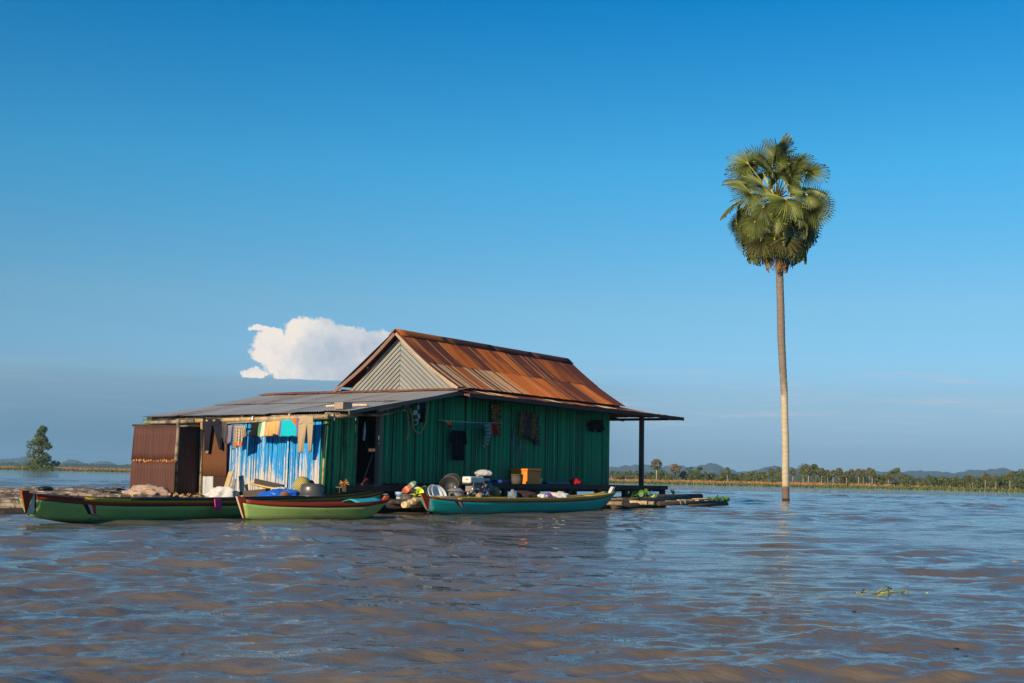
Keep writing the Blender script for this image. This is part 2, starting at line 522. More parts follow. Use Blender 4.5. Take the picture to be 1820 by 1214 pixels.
# ------------------------------------------------------------------ far bank
SHORE = [Vector(p) for p in ((-1500, 1100, 0), (-420, 462, 0), (-103, 273, 0), (62, 172, 0), (120, 150, 0), (600, 260, 0))]
def shore(s):
    """point at parameter s (0..1 between the two shore points that span the view) and the inland direction"""
    return SHORE[2] + (SHORE[3] - SHORE[2]) * s
S_DIR = (SHORE[3] - SHORE[2]).normalized()
S_IN = Vector((-S_DIR.y, S_DIR.x, 0))
def bank_pt(s, inland, z=0.0):
    p = shore(s) + S_IN * inland
    return Vector((p.x, p.y, z))
def bank_z(inland):
    return min(0.34, 0.02 + inland * 0.02) if inland < 30 else 0.34
mb = MB()
rows = []
for inl, z in ((-4, -0.25), (0, 0.02), (5, 0.15), (16, 0.34), (60, 0.34), (300, 0.34), (1000, 0.34), (5200, 0.34)):
    row = []
    for i, p in enumerate(SHORE):
        d = (SHORE[min(i + 1, 5)] - SHORE[max(i - 1, 0)]).normalized()
        q = p + Vector((-d.y, d.x, 0)) * inl
        row.append((q.x, q.y, z))
    rows.append(row)
mb.grid(rows, smooth=False)
g_bank = build(mb, 'river_bank', M('dry_earth', (0.30, 0.17, 0.08), 0.95, 0.3, 0.05, bump=0, col2=(0.16, 0.15, 0.05)))
tag(g_bank, kind='structure')

def blades(name, n, s_rng, in_rng, h_rng, wdt, mat, kind='stuff', dens=None):
    g = np.random.default_rng(len(name) * 7 + n)
    s = g.uniform(*s_rng, n)
    inl = g.uniform(*in_rng, n)
    if dens:
        keep = dens(s, inl, g)
        s, inl = s[keep], inl[keep]
        n = len(s)
    px = SHORE[2].x + (SHORE[3].x - SHORE[2].x) * s + S_IN.x * inl
    py = SHORE[2].y + (SHORE[3].y - SHORE[2].y) * s + S_IN.y * inl
    pz = np.clip(0.02 + inl * 0.02, 0, 0.34)
    h = g.uniform(*h_rng, n) * (0.75 + 0.35 * np.sin(s * 60) * np.sin(inl * 0.7 + s * 23))
    a = g.uniform(0, math.pi, n)
    wx, wy = np.cos(a) * wdt, np.sin(a) * wdt
    lx, ly = g.normal(0, 0.25, n) * h, g.normal(0, 0.25, n) * h
    v = np.empty((n, 3, 3))
    v[:, 0] = np.stack([px - wx, py - wy, pz], -1)
    v[:, 1] = np.stack([px + wx, py + wy, pz], -1)
    v[:, 2] = np.stack([px + lx, py + ly, pz + h], -1)
    f = np.arange(n * 3).reshape(n, 3)
    o = np_mesh(name, v.reshape(-1, 3), f, mat, rv=g.random(n))
    return tag(o, kind=kind)
m_reed = M('dry_reed', (0.42, 0.22, 0.09), 0.9, 0.25, 0.08, bump=0, rv=0.3, spec=0.1, transl=0.25)
m_marsh = M('marsh_green', (0.10, 0.13, 0.025), 0.8, 0.3, 0.2, bump=0, rv=0.4, spec=0.2, transl=0.2)
blades('dry_reed_grass', 90000, (-0.35, 1.5), (4, 60), (0.30, 0.55), 0.10, m_reed, dens=lambda s, i, g: g.random(len(s)) < np.clip((0.93 - s) / 0.08, 0.06, 1.0))
blades('water_weed', 26000, (-0.35, 1.5), (-1.5, 7), (0.2, 0.5), 0.16, m_marsh)

# ------------------------------------------------------------------ hills
def az_of(px):
    d = ray(px, 828 + 0.0195 * px)
    return math.atan2(d.x, d.y)
def hill_sheet(name, dist, prof, seed, mat, depth=600, jag=1.2):
    """a wooded ridge: prof lists bearings (as frame columns) and heights in frame units at that distance"""
    g = np.random.default_rng(seed)
    n, m = 460, 20
    pz = [az_of(p) for p, h in prof]
    az = np.linspace(pz[0], pz[-1], n)
    hh = np.interp(az, pz, [h / FPX * dist + CAM_H for p, h in prof])
    ker = np.hanning(11); ker /= ker.sum()
    hh = np.convolve(np.pad(hh, 5, mode='edge'), ker, mode='valid')
    T = np.tile(np.linspace(0, 1, m), (n, 1))
    A = np.tile(az[:, None], (1, m))
    R = dist + T * depth
    Zb = np.where(T < 0.75, np.sin(np.clip(T / 0.75, 0, 1) * math.pi / 2), 1 - (T - 0.75) * 3.0) * hh[:, None] * (R / dist) ** (T < 0.76)
    rough = g.normal(0, 1, (n, m))
    rough = (rough + np.roll(rough, 1, 0)) / 1.4
    Z = Zb + rough * jag * (T > 0.02)
    X, Y = R * np.sin(A), R * np.cos(A)
    idx = np.arange(n * m).reshape(n, m)
    q = np.stack([idx[:-1, :-1], idx[1:, :-1], idx[1:, 1:], idx[:-1, 1:]], -1).reshape(-1, 4)
    o = np_mesh(name, np.stack([X, Y, Z], -1).reshape(-1, 3), q, mat, smooth=False, rv=g.random(len(q)))
    return o
m_slope = M('wooded_slope', (0.035, 0.055, 0.03), 0.95, 0.45, 0.02, bump=0, rv=0.35, col2=(0.075, 0.085, 0.03))
m_fwood = M('far_wood_leaf', (0.05, 0.065, 0.03), 0.95, 0.4, 0.1, bump=0, rv=0.4)
H_LEFT = [(-500, 12), (-300, 20), (-120, 13), (0, 9), (25, 11), (42, 15), (60, 15), (75, 8), (100, 3), (113, 9), (125, 12), (138, 10), (150, 5), (165, 6), (175, 10), (185, 11), (196, 9), (204, 4), (240, 4), (330, 9), (450, 14), (600, 10)]
H_RIGHT = [(600, 4), (800, 12), (950, 20), (1040, 14), (1092, 18), (1142, 24), (1160, 22), (1174, 15), (1184, 21), (1193, 26), (1208, 24), (1224, 18), (1239, 22), (1254, 26), (1268, 28), (1280, 25), (1289, 18), (1307, 13), (1341, 16), (1362, 23), (1383, 25), (1420, 20), (1470, 15), (1530, 17),
           (1557, 19), (1608, 18), (1631, 21), (1677, 19), (1700, 18), (1723, 23), (1758, 24), (1776, 26), (1785, 31), (1793, 24), (1820, 20), (1900, 26), (2100, 18), (2400, 10)]
tag(hill_sheet('hills', 2500, H_LEFT, 3, m_slope), kind='structure')
tag(hill_sheet('hills', 2300, H_RIGHT, 4, m_slope), kind='structure')
g_ = np.random.default_rng(9)
tag(hill_sheet('far_woods', 1300, [(p, 3.2 + g_.random() * 2.4) for p in range(-500, 760, 14)], 5, m_fwood, 60, 0.5), kind='stuff')
tag(hill_sheet('far_woods', 1000, [(p, 5 + g_.random() * 4.5) for p in range(760, 2400, 14)], 6, m_fwood, 60, 0.7), kind='stuff')

# ------------------------------------------------------------------ trees of the far bank
def leaf_cloud(centres, radii, n_per, size, g, flat=0.75):
    """leaf-clump quads scattered in the shells of many small clumps; returns verts, faces, rnd"""
    vs, rv = [], []
    for c, r, n in zip(centres, radii, n_per):
        d = g.normal(0, 1, (n, 3))
        d /= np.linalg.norm(d, axis=1)[:, None]
        p = np.array(c) + d * (r * g.uniform(0.45, 1.0, n) ** 0.6)[:, None] * np.array([1, 1, flat])
        a = g.normal(0, 1, (n, 3)); a -= 0.8 * d * (a * d).sum(1)[:, None]; a /= np.linalg.norm(a, axis=1)[:, None]
        b = np.cross(a, d + g.normal(0, 0.35, (n, 3))); b /= np.linalg.norm(b, axis=1)[:, None]
        s = (size * g.uniform(0.5, 1.3, n))[:, None]
        q = np.stack([p - a * s, p + b * s * 0.55, p + a * s, p - b * s * 0.55], 1)
        vs.append(q.reshape(-1, 3))
        rv.append(np.clip(g.normal(0.5, 0.2, n) + g.normal(0, 0.12), 0, 1))
    v = np.concatenate(vs)
    return v, np.arange(len(v)).reshape(-1, 4), np.concatenate(rv)
m_bark = M('tree_bark', (0.16, 0.12, 0.09), 0.9, 0.3, 2.0, (3, 3, 0.6))
LEAF = [M('leaf_dark_green', (0.085, 0.118, 0.030), 0.7, 0.2, 0.5, bump=0, rv=0.45, spec=0.2, transl=0.25),
        M('leaf_olive', (0.12, 0.13, 0.045), 0.7, 0.2, 0.5, bump=0, rv=0.4, spec=0.2, transl=0.25),
        M('leaf_pale_green', (0.12, 0.145, 0.045), 0.7, 0.2, 0.5, bump=0, rv=0.4, spec=0.2, transl=0.25)]
def broad_tree(name, label, x, y, gz, h, wd, seed, mat, group, n=900, shape=None, size=0.16, trunk=0.35, k=22):
    g = np.random.default_rng(seed)
    r = thing(name, label, 'tree', (x, y, gz), group)
    cs, rs_, ns = [], [], []
    for i in range(k):
        t = g.random()
        if shape:
            t = t ** 1.7
            zz, ww = t, shape(t)
        else:
            zz, ww = t, math.sin(math.pi * min(1, 0.18 + t * 0.85)) ** 0.7
        a = g.uniform(0, 6.28)
        rad = wd / 2 * ww * g.uniform(0.15, 0.85)
        cs.append((rad * math.cos(a), rad * math.sin(a), h * (trunk * 0.5 + (0.97 - trunk * 0.5) * zz)))
        rs_.append(wd * (0.15 if shape else 0.19) * g.uniform(0.7, 1.25) * (0.5 + 0.7 * ww))
        ns.append(n // k)
    v, f, rv = leaf_cloud(cs, rs_, ns, size, g)
    np_mesh('crown', v, f, mat, rv=rv, parent=r)
    tb = MB()
    o = Vector((x, y, gz))
    tb.tube([o, o + Vector((0.02 * h, 0, 0.4 * h)), o + Vector((-0.01 * h, 0.02 * h, 0.75 * h))], [0.03 * h, 0.022 * h, 0.008 * h], 6)
    for c in cs[::3]:
        tb.tube([o + Vector((0.01 * h, 0, max(0.15 * h, c[2] * 0.6))), o + Vector(c)], [0.012 * h, 0.005 * h], 4)
    build(tb, 'trunk', m_bark, r)
    return r

def far_palm_proto(seed, hgt, crown_r, dead):
    """young fan palm of the far bank: trunk and a round head of stiff fans"""
    g = np.random.default_rng(seed)
    r = thing('fan_palm', '', 'palm', (0, 0, 0), 'fan palms on the far bank')
    tb = MB()
    tb.tube([Vector((0, 0, -0.2)), Vector((0.03, 0, hgt * 0.5)), Vector((0, 0.02, hgt))], [0.14, 0.11, 0.11], 6)
    build(tb, 'trunk', M('pale_palm_bark', (0.30, 0.25, 0.19), 0.9, 0.25, 3), r)
    cs, rr_, nn = [], [], []
    for i in range(34):
        el = math.radians(85 - 165 * ((i + 0.5) / 34) + g.normal(0, 5))
        a = i * 2.4 + g.normal(0, 0.2)
        cs.append((math.cos(el) * math.cos(a) * crown_r * 0.72, math.cos(el) * math.sin(a) * crown_r * 0.72, hgt + crown_r * (0.0 + 0.78 * math.sin(el))))
        rr_.append(crown_r * 0.30); nn.append(16)
    v, f, rv = leaf_cloud(cs, rr_, nn, 0.20, g, 1.0)
    np_mesh('crown', v, f, dead, rv=rv, parent=r)
    return r
m_fpalm = M('far_palm_leaf', (0.14, 0.14, 0.06), 0.7, 0.2, 1, bump=0, rv=0.45, spec=0.25, transl=0.2)
m_fpalm_dry = M('far_palm_dry_leaf', (0.24, 0.15, 0.08), 0.8, 0.2, 1, bump=0, rv=0.45, spec=0.15, transl=0.2)
palm_protos = [far_palm_proto(21, 3.2, 1.05, m_fpalm), far_palm_proto(22, 3.2, 1.0, m_fpalm), far_palm_proto(23, 3.2, 1.15, m_fpalm_dry)]
used_proto = [False] * 3

def copy_thing(root):
    c = root.copy(); COL.objects.link(c)
    for ch in root.children:
        d = ch.copy(); COL.objects.link(d); d.parent = c
        for g2 in ch.children:
            e = g2.copy(); COL.objects.link(e); e.parent = d
    return c
def far_spot(px, inland):
    a = az_of(px)
    d = Vector((math.sin(a), math.cos(a), 0))
    p0 = SHORE[2]
    t = (p0.dot(S_IN) + inland) / d.dot(S_IN)
    return d * t, t, bank_z(inland)
def height_at(px, py, dist, gz):
    d = ray(px, py)
    return CAM_H + dist * d.z / math.hypot(d.x, d.y) - gz
def far_palm(px, top, inland, label, kind=0, scale=1.0):
    p, t, gz = far_spot(px, inland)
    h = height_at(px, top, t, gz)
    r = palm_protos[kind] if not used_proto[kind] else copy_thing(palm_protos[kind])
    used_proto[kind] = True
    r.location = (p.x, p.y, gz)
    r.rotation_euler = (rnd.gauss(0, 0.02), rnd.gauss(0, 0.02), rnd.random() * 6.28)
    k = h / 4.15
    r.scale = (scale * k, scale * k, k)
    r['label'] = label
PALMS = [(1167, 817, 22, 'tall round-headed fan palm, first one right of the veranda post', 1, 1.25), (1200, 826, 30, 'fan palm with brown dried leaves beside the dark bushy tree', 2, 1.3),
    (1293, 831, 10, 'lone slim fan palm rising between the low trees left of the tall palm', 1, 0.85)]
REST = [(1086, 836), (1097, 838), (1112, 838), (1119, 837), (1131, 838), (1253, 839), (1345, 842), (1383, 831), (1409, 832), (1481, 835), (1491, 832), (1505, 838), (1514, 833), (1526, 835), (1534, 834), (1545, 833), (1550, 833),
    (1563, 842), (1579, 841), (1604, 842), (1632, 848), (1651, 843), (1699, 844), (1729, 849), (1737, 848), (1751, 841), (1757, 842), (1770, 845), (1779, 846), (1788, 844), (1795, 841), (1428, 829), (1437, 829), (1450, 830), (1460, 832), (1471, 834)]
for a in PALMS:
    far_palm(*a)
ORD = 'nearest second third fourth fifth sixth seventh eighth ninth tenth eleventh twelfth thirteenth fourteenth fifteenth sixteenth seventeenth eighteenth nineteenth twentieth'.split()
ORD += ['twenty-' + o for o in ['first'] + ORD[1:9]] + ['thirtieth'] + ['thirty-' + o for o in ['first'] + ORD[1:9]]
def side_label(px, xs, what):
    """names one of a row by counting away from the tall palm's trunk"""
    if px < 1395:
        return '%s left of the tall palm trunk, %s on the far bank' % (ORD[sorted([x for x in xs if x < 1395], reverse=True).index(px)], what)
    return '%s right of the tall palm trunk, %s on the far bank' % (ORD[sorted([x for x in xs if x >= 1395]).index(px)], what)
for i, (px, ty) in enumerate(REST):
    far_palm(px, ty + rnd.uniform(-1.5, 1.5), 14 + (i * 17) % 30, side_label(px, [a for a, b in REST], 'slender far fan palm'), i % 2, 0.85 + 0.3 * rnd.random())
BROAD = [(1103, 848, 26, 1), (1121, 850, 18, 0), (1137, 846, 18, 1), (1156, 843, 24, 0), (1173, 839, 26, 0), (1190, 846, 20, 1), (1214, 841, 18, 1), (1228, 833, 24, 0), (1243, 832, 24, 0), (1263, 844, 20, 0), (1282, 839, 18, 2), (1303, 845, 24, 0), (1319, 844, 22, 1), (1335, 839, 22, 2),
    (1352, 841, 26, 1), (1370, 836, 30, 2), (1392, 842, 24, 1), (1430, 828, 34, 1), (1447, 829, 38, 0), (1468, 840, 26, 0), (1500, 845, 22, 1), (1512, 848, 18, 0), (1535, 846, 20, 0), (1556, 845, 18, 1), (1573, 846, 20, 0), (1594, 836, 34, 2), (1616, 847, 26, 0),
    (1634, 855, 22, 0), (1660, 852, 28, 0), (1676, 851, 26, 1), (1692, 853, 20, 0), (1709, 856, 22, 1), (1722, 848, 26, 1), (1743, 852, 20, 0), (1764, 852, 24, 1), (1783, 850, 24, 0), (1800, 842, 36, 2), (1816, 838, 36, 0), (1835, 845, 30, 1)]
for i, (px, ty, wpx, mi) in enumerate(BROAD):
    inl = 20 + (i * 13) % 32
    p, t, gz = far_spot(px, inl)
    kind = ('dark_tree', 'olive_tree', 'pale_tree')[mi]
    lab = side_label(px, [a[0] for a in BROAD if a[3] == mi], ('dark green bushy tree', 'olive green bushy tree', 'pale green spreading tree')[mi])
    broad_tree(kind, lab, p.x, p.y, gz, height_at(px, ty - 2.5, t, gz), wpx * 1.5 / FPX * t, 100 + i, LEAF[mi], 'trees of the far bank', n=1000, size=0.15, trunk=0.02)
# the lone tree standing in the shallows on the left
p, t, gz = far_spot(71, 2.5)
H_ = height_at(71, 759, t, 0)
broad_tree('lone_tree', 'lone ragged green tree standing at the water edge far left', p.x, p.y, 0.0, H_, 74 / FPX * t, 77, M('leaf_sunny_green', (0.095, 0.13, 0.022), 0.6, 0.2, 0.5, bump=0, rv=0.5, spec=0.3, transl=0.3), None, n=5200, k=44,
           shape=lambda z: (1.0 - z) ** 0.85 * (0.86 + 0.26 * math.sin(z * 23)) + 0.04, size=0.26, trunk=0.06)

# ------------------------------------------------------------------ the floating house
m_dwood = M('dark_wet_wood', (0.045, 0.034, 0.028), 0.85, 0.35, 3, (1, 1, 1), 0.3, rv=0.3)
m_gwood = M('grey_weathered_wood', (0.17, 0.145, 0.12), 0.9, 0.3, 4, (1, 1, 0.3), 0.3, rv=0.25)
m_bwood = M('purple_brown_board', (0.085, 0.055, 0.05), 0.85, 0.3, 3, (1, 1, 1), 0.25, rv=0.2)
m_bamboo = M('dry_bamboo', (0.42, 0.31, 0.16), 0.6, 0.25, 4, (1, 1, 1), 0.15, rv=0.3, col2=(0.24, 0.18, 0.11))
m_obamb = M('old_bamboo', (0.26, 0.20, 0.13), 0.75, 0.35, 3, (1, 1, 1), 0.2, rv=0.4, col2=(0.08, 0.06, 0.045))
m_pale = M('pale_raw_wood', (0.50, 0.37, 0.24), 0.85, 0.25, 5, (1, 1, 1), 0.25, rv=0.2)
m_green = painted_slats('green_painted_bamboo', (0.001, 0.27, 0.110), (0.09, 0.14, 0.085), 0.15, 0.20, 0.6, 2.2, 0.62)
m_greenb = painted_slats('bright_green_painted_bamboo', (0.004, 0.17, 0.075), (0.05, 0.30, 0.10), 0.36, 0.0, 0.4, 1.8, 0.5)
m_blue = painted_slats('blue_painted_bamboo', (0.006, 0.26, 0.60), (0.46, 0.41, 0.35), 0.165, 0.33, 0.3, 1.85, 0.3)
m_inner = M('bare_board_wall', (0.10, 0.075, 0.055), 0.9, 0.3, 3, (1, 1, 0.2), 0.2, rv=0.3)
m_rust = sheet_metal('rusted_sheet', (0.60, 0.42, 0.24), (0.080, 0.024, 0.017), (0.36, 0.10, 0.018), 0.88, 0.10, crest=((0.55, 0.33, 0.16), 0.10))
m_rust_pale = sheet_metal('half_rusted_sheet', (0.50, 0.44, 0.34), (0.085, 0.030, 0.019), (0.20, 0.062, 0.02), 0.72, 0.10, crest=((0.74, 0.60, 0.36), 0.5))
m_zinc = sheet_metal('grey_zinc_sheet', (0.36, 0.37, 0.36), (0.19, 0.075, 0.03), (0.30, 0.12, 0.04), 0.335, 0.32, metal=0.0, rough=0.6)
m_brown_sheet = sheet_metal('brown_oxide_sheet', (0.080, 0.030, 0.021), (0.060, 0.022, 0.015), (0.26, 0.12, 0.05), 0.40, 0.0, band=0.0)
m_gable = M('grey_painted_board', (0.205, 0.215, 0.20), 0.7, 0.14, 2, (1, 1, 1), 0.1, rv=0.1)

def slats(mb, u0, v0, u1, v1, z0f, z1f, width=0.05, proud=0.014, lean=0.0, gap=0.04, out=None):
    """split-bamboo strips from (u0,v0) to (u1,v1) in plan; out is the outward direction"""
    a, b = W(u0, v0, 0), W(u1, v1, 0)
    L = (b - a).length
    d = (b - a).normalized()
    out = Vector(out)
    x = 0.0
    while x < L - 0.01:
        wd = min(width * rnd.uniform(0.75, 1.3), L - x)
        if rnd.random() > gap * 0.3:
            c = a + d * (x + wd / 2)
            t = (x + wd / 2) / L
            zb, zt = z0f(t) + rnd.uniform(-0.02, 0.02), z1f(t) + rnd.uniform(-0.01, 0.015)
            pr = proud * rnd.uniform(0.6, 1.5)
            tl = rnd.gauss(0, 0.006) + lean
            vs = []
            for k, z in enumerate((zb, (zb + zt) / 2, zt)):
                s = tl * (z - zb)
                bow = rnd.uniform(-0.004, 0.004)
                for q, o in ((-0.5, 0), (-0.28, 0.85), (0.0, 1.05), (0.28, 0.85), (0.5, 0)):
                    vs.append(c + d * (wd * 0.97 * q + s) + out * (pr * o + bow) + ZUP * z)
            fs = []
            for k in range(2):
                for j in range(4):
                    fs.append((k * 5 + j, k * 5 + j + 1, k * 5 + j + 6, k * 5 + j + 5))
            fs += [(0, 5, 9, 4), (5, 10, 14, 9)]
            mb.add(vs, fs)
        x += wd

def corr(name, p00, p10, p01, p11, mat, parent, period=0.076, amp=0.011, nl=4, lift=0.0, sag=0.0):
    """one corrugated sheet: p00-p10 is its top edge, p01-p11 its foot"""
    p00, p10, p01, p11 = map(Vector, (p00, p10, p01, p11))
    wdt = ((p10 - p00).length + (p11 - p01).length) / 2
    ln = (p01 - p00).length
    nrm = (p10 - p00).cross(p01 - p00).normalized()
    if nrm.z < 0:
        nrm = -nrm
    n = max(8, int(round(wdt / period)) * 6)
    mb = MB()
    pts, uv = [], []
    ph = 0.0
    tw = [rnd.gauss(0, 0.004) for _ in range(4)]
    for i in range(nl + 1):
        t = i / nl
        row, ru = [], []
        for j in range(n + 1):
            s = j / n
            p = (p00 * (1 - s) + p10 * s) * (1 - t) + (p01 * (1 - s) + p11 * s) * t
            o = amp * math.sin(2 * math.pi * s * wdt / period + ph) + lift
            o += sag * math.sin(math.pi * t) + tw[0] * math.sin(3 * t + s) + tw[1] * t * math.sin(5 * s)
            row.append(p + nrm * o)
            ru.append((s * wdt, t * ln))
        pts.append(row); uv.append(ru)
    mb.grid(pts, uv)
    return build(mb, name, mat, parent)

house = thing('floating_house', 'green and blue bamboo-walled floating house under a rusty corrugated gable roof', 'house', W(0, 0, 0.3))

# deck under the house
dk = MB()
for v in (-0.62, 1.5, 3.6, 5.8):
    dk.beam(W(-1.9, v, 0.545), W(13.7, v, 0.545), 0.12, 0.14)
build(dk, 'floor_bearer', m_dwood, house)
dk = MB()
for k in range(72):
    u = -1.85 + k * 0.216
    v0 = -0.78 if u > 2.6 else 0.02
    dk.box(W(u, (v0 + 5.9) / 2, 0.635), E1 * 0.10, E2 * ((5.9 - v0) / 2), ZUP * 0.018)
tag(build(dk, 'floor_boards', m_dwood, house), kind='stuff')
dk = MB()
dk.beam(W(2.6, -0.80, 0.625), W(13.75, -0.80, 0.60), 0.05, 0.13)
build(dk, 'deck_edge_beam', m_dwood, house)
for u in (2.7, 4.3, 5.9, 7.6, 9.3, 11.0, 12.3, 13.55):
    for v in (-0.72, 2.6, 5.7):
        b = MB()
        b.box(W(u, v, 0.28), E1 * 0.085, E2 * 0.075, ZUP * 0.27)
        build(b, 'deck_post', m_dwood, house)
b = MB(); b.box(W(13.35, -0.7, 0.16), E1 * 0.28, E2 * 0.12, ZUP * 0.10); build(b, 'post_block', m_dwood, house)

# long green wall, one panel after another
def wall_top(u):
    return min(3.015 - 0.83 * (2.85 - u) / 5.1 - 0.02, 2.985) if u < 2.9 else 2.985
us = [0.07, 1.95, 3.8, 5.65, 7.5, 9.4, 11.3]
for i in range(6):
    a, b_ = us[i], us[i + 1] - 0.025
    m_ = MB()
    slats(m_, a, 0.0 + 0.012 * (i % 2), b_, 0.0 + 0.012 * (i % 2), lambda t: 0.66, lambda t, a=a, b_=b_: wall_top(a + (b_ - a) * t), 0.038, 0.017, gap=0.13, out=-E2)
    build(m_, 'wall_panel', m_green, house)
for px, ya, yb in ((910, 762, 806), (913, 757, 800), (914.5, 746, 776), (917.5, 746, 802), (912, 806, 832), (921, 776, 815), (924, 781, 830), (931.5, 778, 812), (936, 779, 800), (928, 800, 826)):  # pale strips: sun glints on the green wall, put into their colour
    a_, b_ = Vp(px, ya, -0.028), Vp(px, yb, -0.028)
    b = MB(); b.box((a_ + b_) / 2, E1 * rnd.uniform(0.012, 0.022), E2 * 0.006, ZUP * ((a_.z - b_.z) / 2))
    build(b, 'glint_slat', M('pale_glint_slat', (0.16, 0.24, 0.20), 0.7, 0.5, 7, (1, 1, 0.4), col2=(0.01, 0.10, 0.06)), house)
m_ = MB(); m_.beam(W(2.75, -0.035, 2.955), W(11.3, -0.035, 2.955), 0.05, 0.13); m_.beam(W(0.05, -0.035, 2.50), W(2.75, -0.035, 2.94), 0.05, 0.11); build(m_, 'wall_plate', m_dwood, house)  # dark beam added along the wall top to cover specks of light
m_ = MB()
slats(m_, -1.93, 0.0, -0.82, 0.0, lambda t: 0.36, lambda t: 2.13 + 0.14 * t, 0.05, 0.018, lean=0.012, out=-E2)
build(m_, 'door_side_panel', m_greenb, house)
# blue front wall
vs_ = [0.06, 1.02, 2.05, 2.98, 3.9, 5.6]
for i in range(5):
    m_ = MB()
    slats(m_, -1.97 - 0.012 * (i % 2), vs_[i + 1] - 0.02, -1.97 - 0.012 * (i % 2), vs_[i], lambda t: 0.26, lambda t: 2.10, 0.042, 0.012, lean=0.010, out=-E1)
    build(m_, 'wall_panel', m_blue, house)
m_ = MB()
slats(m_, -1.985, 6.0, -1.985, 5.62, lambda t: 0.3, lambda t: 2.1, 0.05, 0.014, out=-E1)
build(m_, 'wall_panel', m_green, house)
for a_, b_, z0_, z1_ in (((0.08, 0.035), (11.28, 0.035), 0.62, 2.94), ((-1.9, 0.035), (-0.84, 0.035), 0.36, 2.1), ((-1.93, 0.05), (-1.93, 5.95), 0.3, 2.185), ((0.63, 0.1), (0.63, 6.0), 0.4, 2.5)):  # dark sheets added behind the slats to stop light coming through
    b = MB()
    p0, p1 = W(*a_, 0), W(*b_, 0)
    if a_[0] == 0.08:
        pm = W(2.8, 0.035, 0)
        b.add([p0 + ZUP * z0_, pm + ZUP * z0_, p1 + ZUP * z0_, p1 + ZUP * z1_, pm + ZUP * z1_, p0 + ZUP * 2.5], [(0, 1, 4, 5), (1, 2, 3, 4)])
    else:
        b.add([p0 + ZUP * z0_, p1 + ZUP * z0_, p1 + ZUP * z1_, p0 + ZUP * z1_], [(0, 1, 2, 3)])
    build(b, 'light_block_sheet', m_dwood, house, solid=0.006)
# edge strips of the blue wall at the corner
for k, (dv, c) in enumerate(((0.0, m_greenb), (-0.06, m_bamboo), (-0.11, m_greenb))):
    b = MB(); b.tube([W(-2.0 + 0.01 * k, dv, 0.3), W(-2.0, dv - 0.03, 1.3), W(-1.98, dv - 0.05, 2.12)], [0.03, 0.028, 0.026], 8)
    build(b, 'corner_cane', c, house)
# walls away from the view, partitions, floor of the kitchen
m_ = MB()
slats(m_, -1.95, 6.05, 11.3, 6.05, lambda t: 0.5, lambda t: min(2.1 + 13.25 * t * 0.17, 2.95), 0.12, 0.014, gap=0, out=E2)
build(m_, 'wall_panel', m_green, house)
m_ = MB()
slats(m_, 11.3, 0.0, 11.3, 6.05, lambda t: 0.64, lambda t: 2.9, 0.09, 0.014, gap=0, out=E1)
build(m_, 'wall_panel', m_green, house)
m_ = MB()
slats(m_, 0.6, 0.1, 0.6, 6.0, lambda t: 0.6, lambda t: 2.45, 0.14, 0.012, gap=0, out=-E1)
build(m_, 'inner_partition', m_dwood, house)
b = MB(); b.box(W(-0.9, 3.0, 0.36), E1 * 1.1, E2 * 3.0, ZUP * 0.04); build(b, 'kitchen_floor', m_dwood, house)
# posts
b = MB(); b.box(W(0.0, -0.01, 1.44), (E1 * 0.065), E2 * 0.06, ZUP * 1.0); build(b, 'door_post', m_gwood, house)
b = MB(); b.box(W(-0.80, 0.03, 1.3), E1 * 0.025, E2 * 0.04, ZUP * 0.95); build(b, 'door_post', m_dwood, house)
for u, v in ((12.6, -0.45), (12.6, 5.6)):
    b = MB(); b.box(W(u, v, 1.62), E1 * 0.062, E2 * 0.062, ZUP * 1.3); build(b, 'veranda_post', m_bwood, house)
for v in (1.9, 3.9):
    b = MB(); b.box(W(-1.9, v, 1.2), E1 * 0.04, E2 * 0.04, ZUP * 0.95); build(b, 'wall_stud', m_dwood, house)

# gable of sloping boards meeting on the centre line
RV, RZ, GU = 1.78, 4.62, 2.95
def gable(u, right, board=0.105, mat=m_gable):
    sgn = -1 if right else 1
    base_v = RV + sgn * (1.96 if right else 1.86)
    base_z = 3.06
    ed = (Vector((base_v, base_z)) - Vector((RV, RZ)))              # rake direction (v, z)
    slope = ed.y / abs(ed.x)
    drop = 0.0
    while True:
        zt, zb = RZ - 0.05 - drop, RZ - 0.05 - drop - board * 1.28
        if zt < base_z + 0.06:
            break
        def cut(z0):
            run = min(abs(ed.x), max(0.0, (z0 - base_z) / -slope))
            return RV + sgn * run, z0 + slope * run
        v1, z1 = cut(zt)
        v2, z2 = cut(max(zb, base_z + 0.004))
        zb_ = max(zb, base_z + 0.004)
        m_ = MB()
        t0, t1 = 0.0, 0.010
        P = [W(u - t1, RV + sgn * 0.004, zb_), W(u - t1, v2, z2), W(u - t0, v1, z1), W(u - t0, RV + sgn * 0.004, zt)]
        P[0] += ZUP * 0.028; P[1] += ZUP * 0.028
        Q = [p + E1 * 0.02 for p in P]
        m_.hexa(P + Q)
        build(m_, 'gable_board', mat, house)
        drop += board * 1.28
gable(GU, True); gable(GU, False)
b = MB()
b.add([W(GU + 0.026, RV + 1.86, 3.05), W(GU + 0.026, RV - 1.96, 3.05), W(GU + 0.026, RV, RZ - 0.03)], [(0, 1, 2)])
build(b, 'gable_backing', m_dwood, house)
b = MB()
b.add([W(11.42, RV + 1.86, 3.05), W(11.42, RV - 1.96, 3.05), W(11.42, RV, RZ - 0.03), W(11.46, RV + 1.86, 3.05), W(11.46, RV - 1.96, 3.05), W(11.46, RV, RZ - 0.03)],
      [(0, 1, 2), (5, 4, 3), (0, 3, 4, 1), (1, 4, 5, 2), (2, 5, 3, 0)])
build(b, 'rear_gable', m_gable, house)

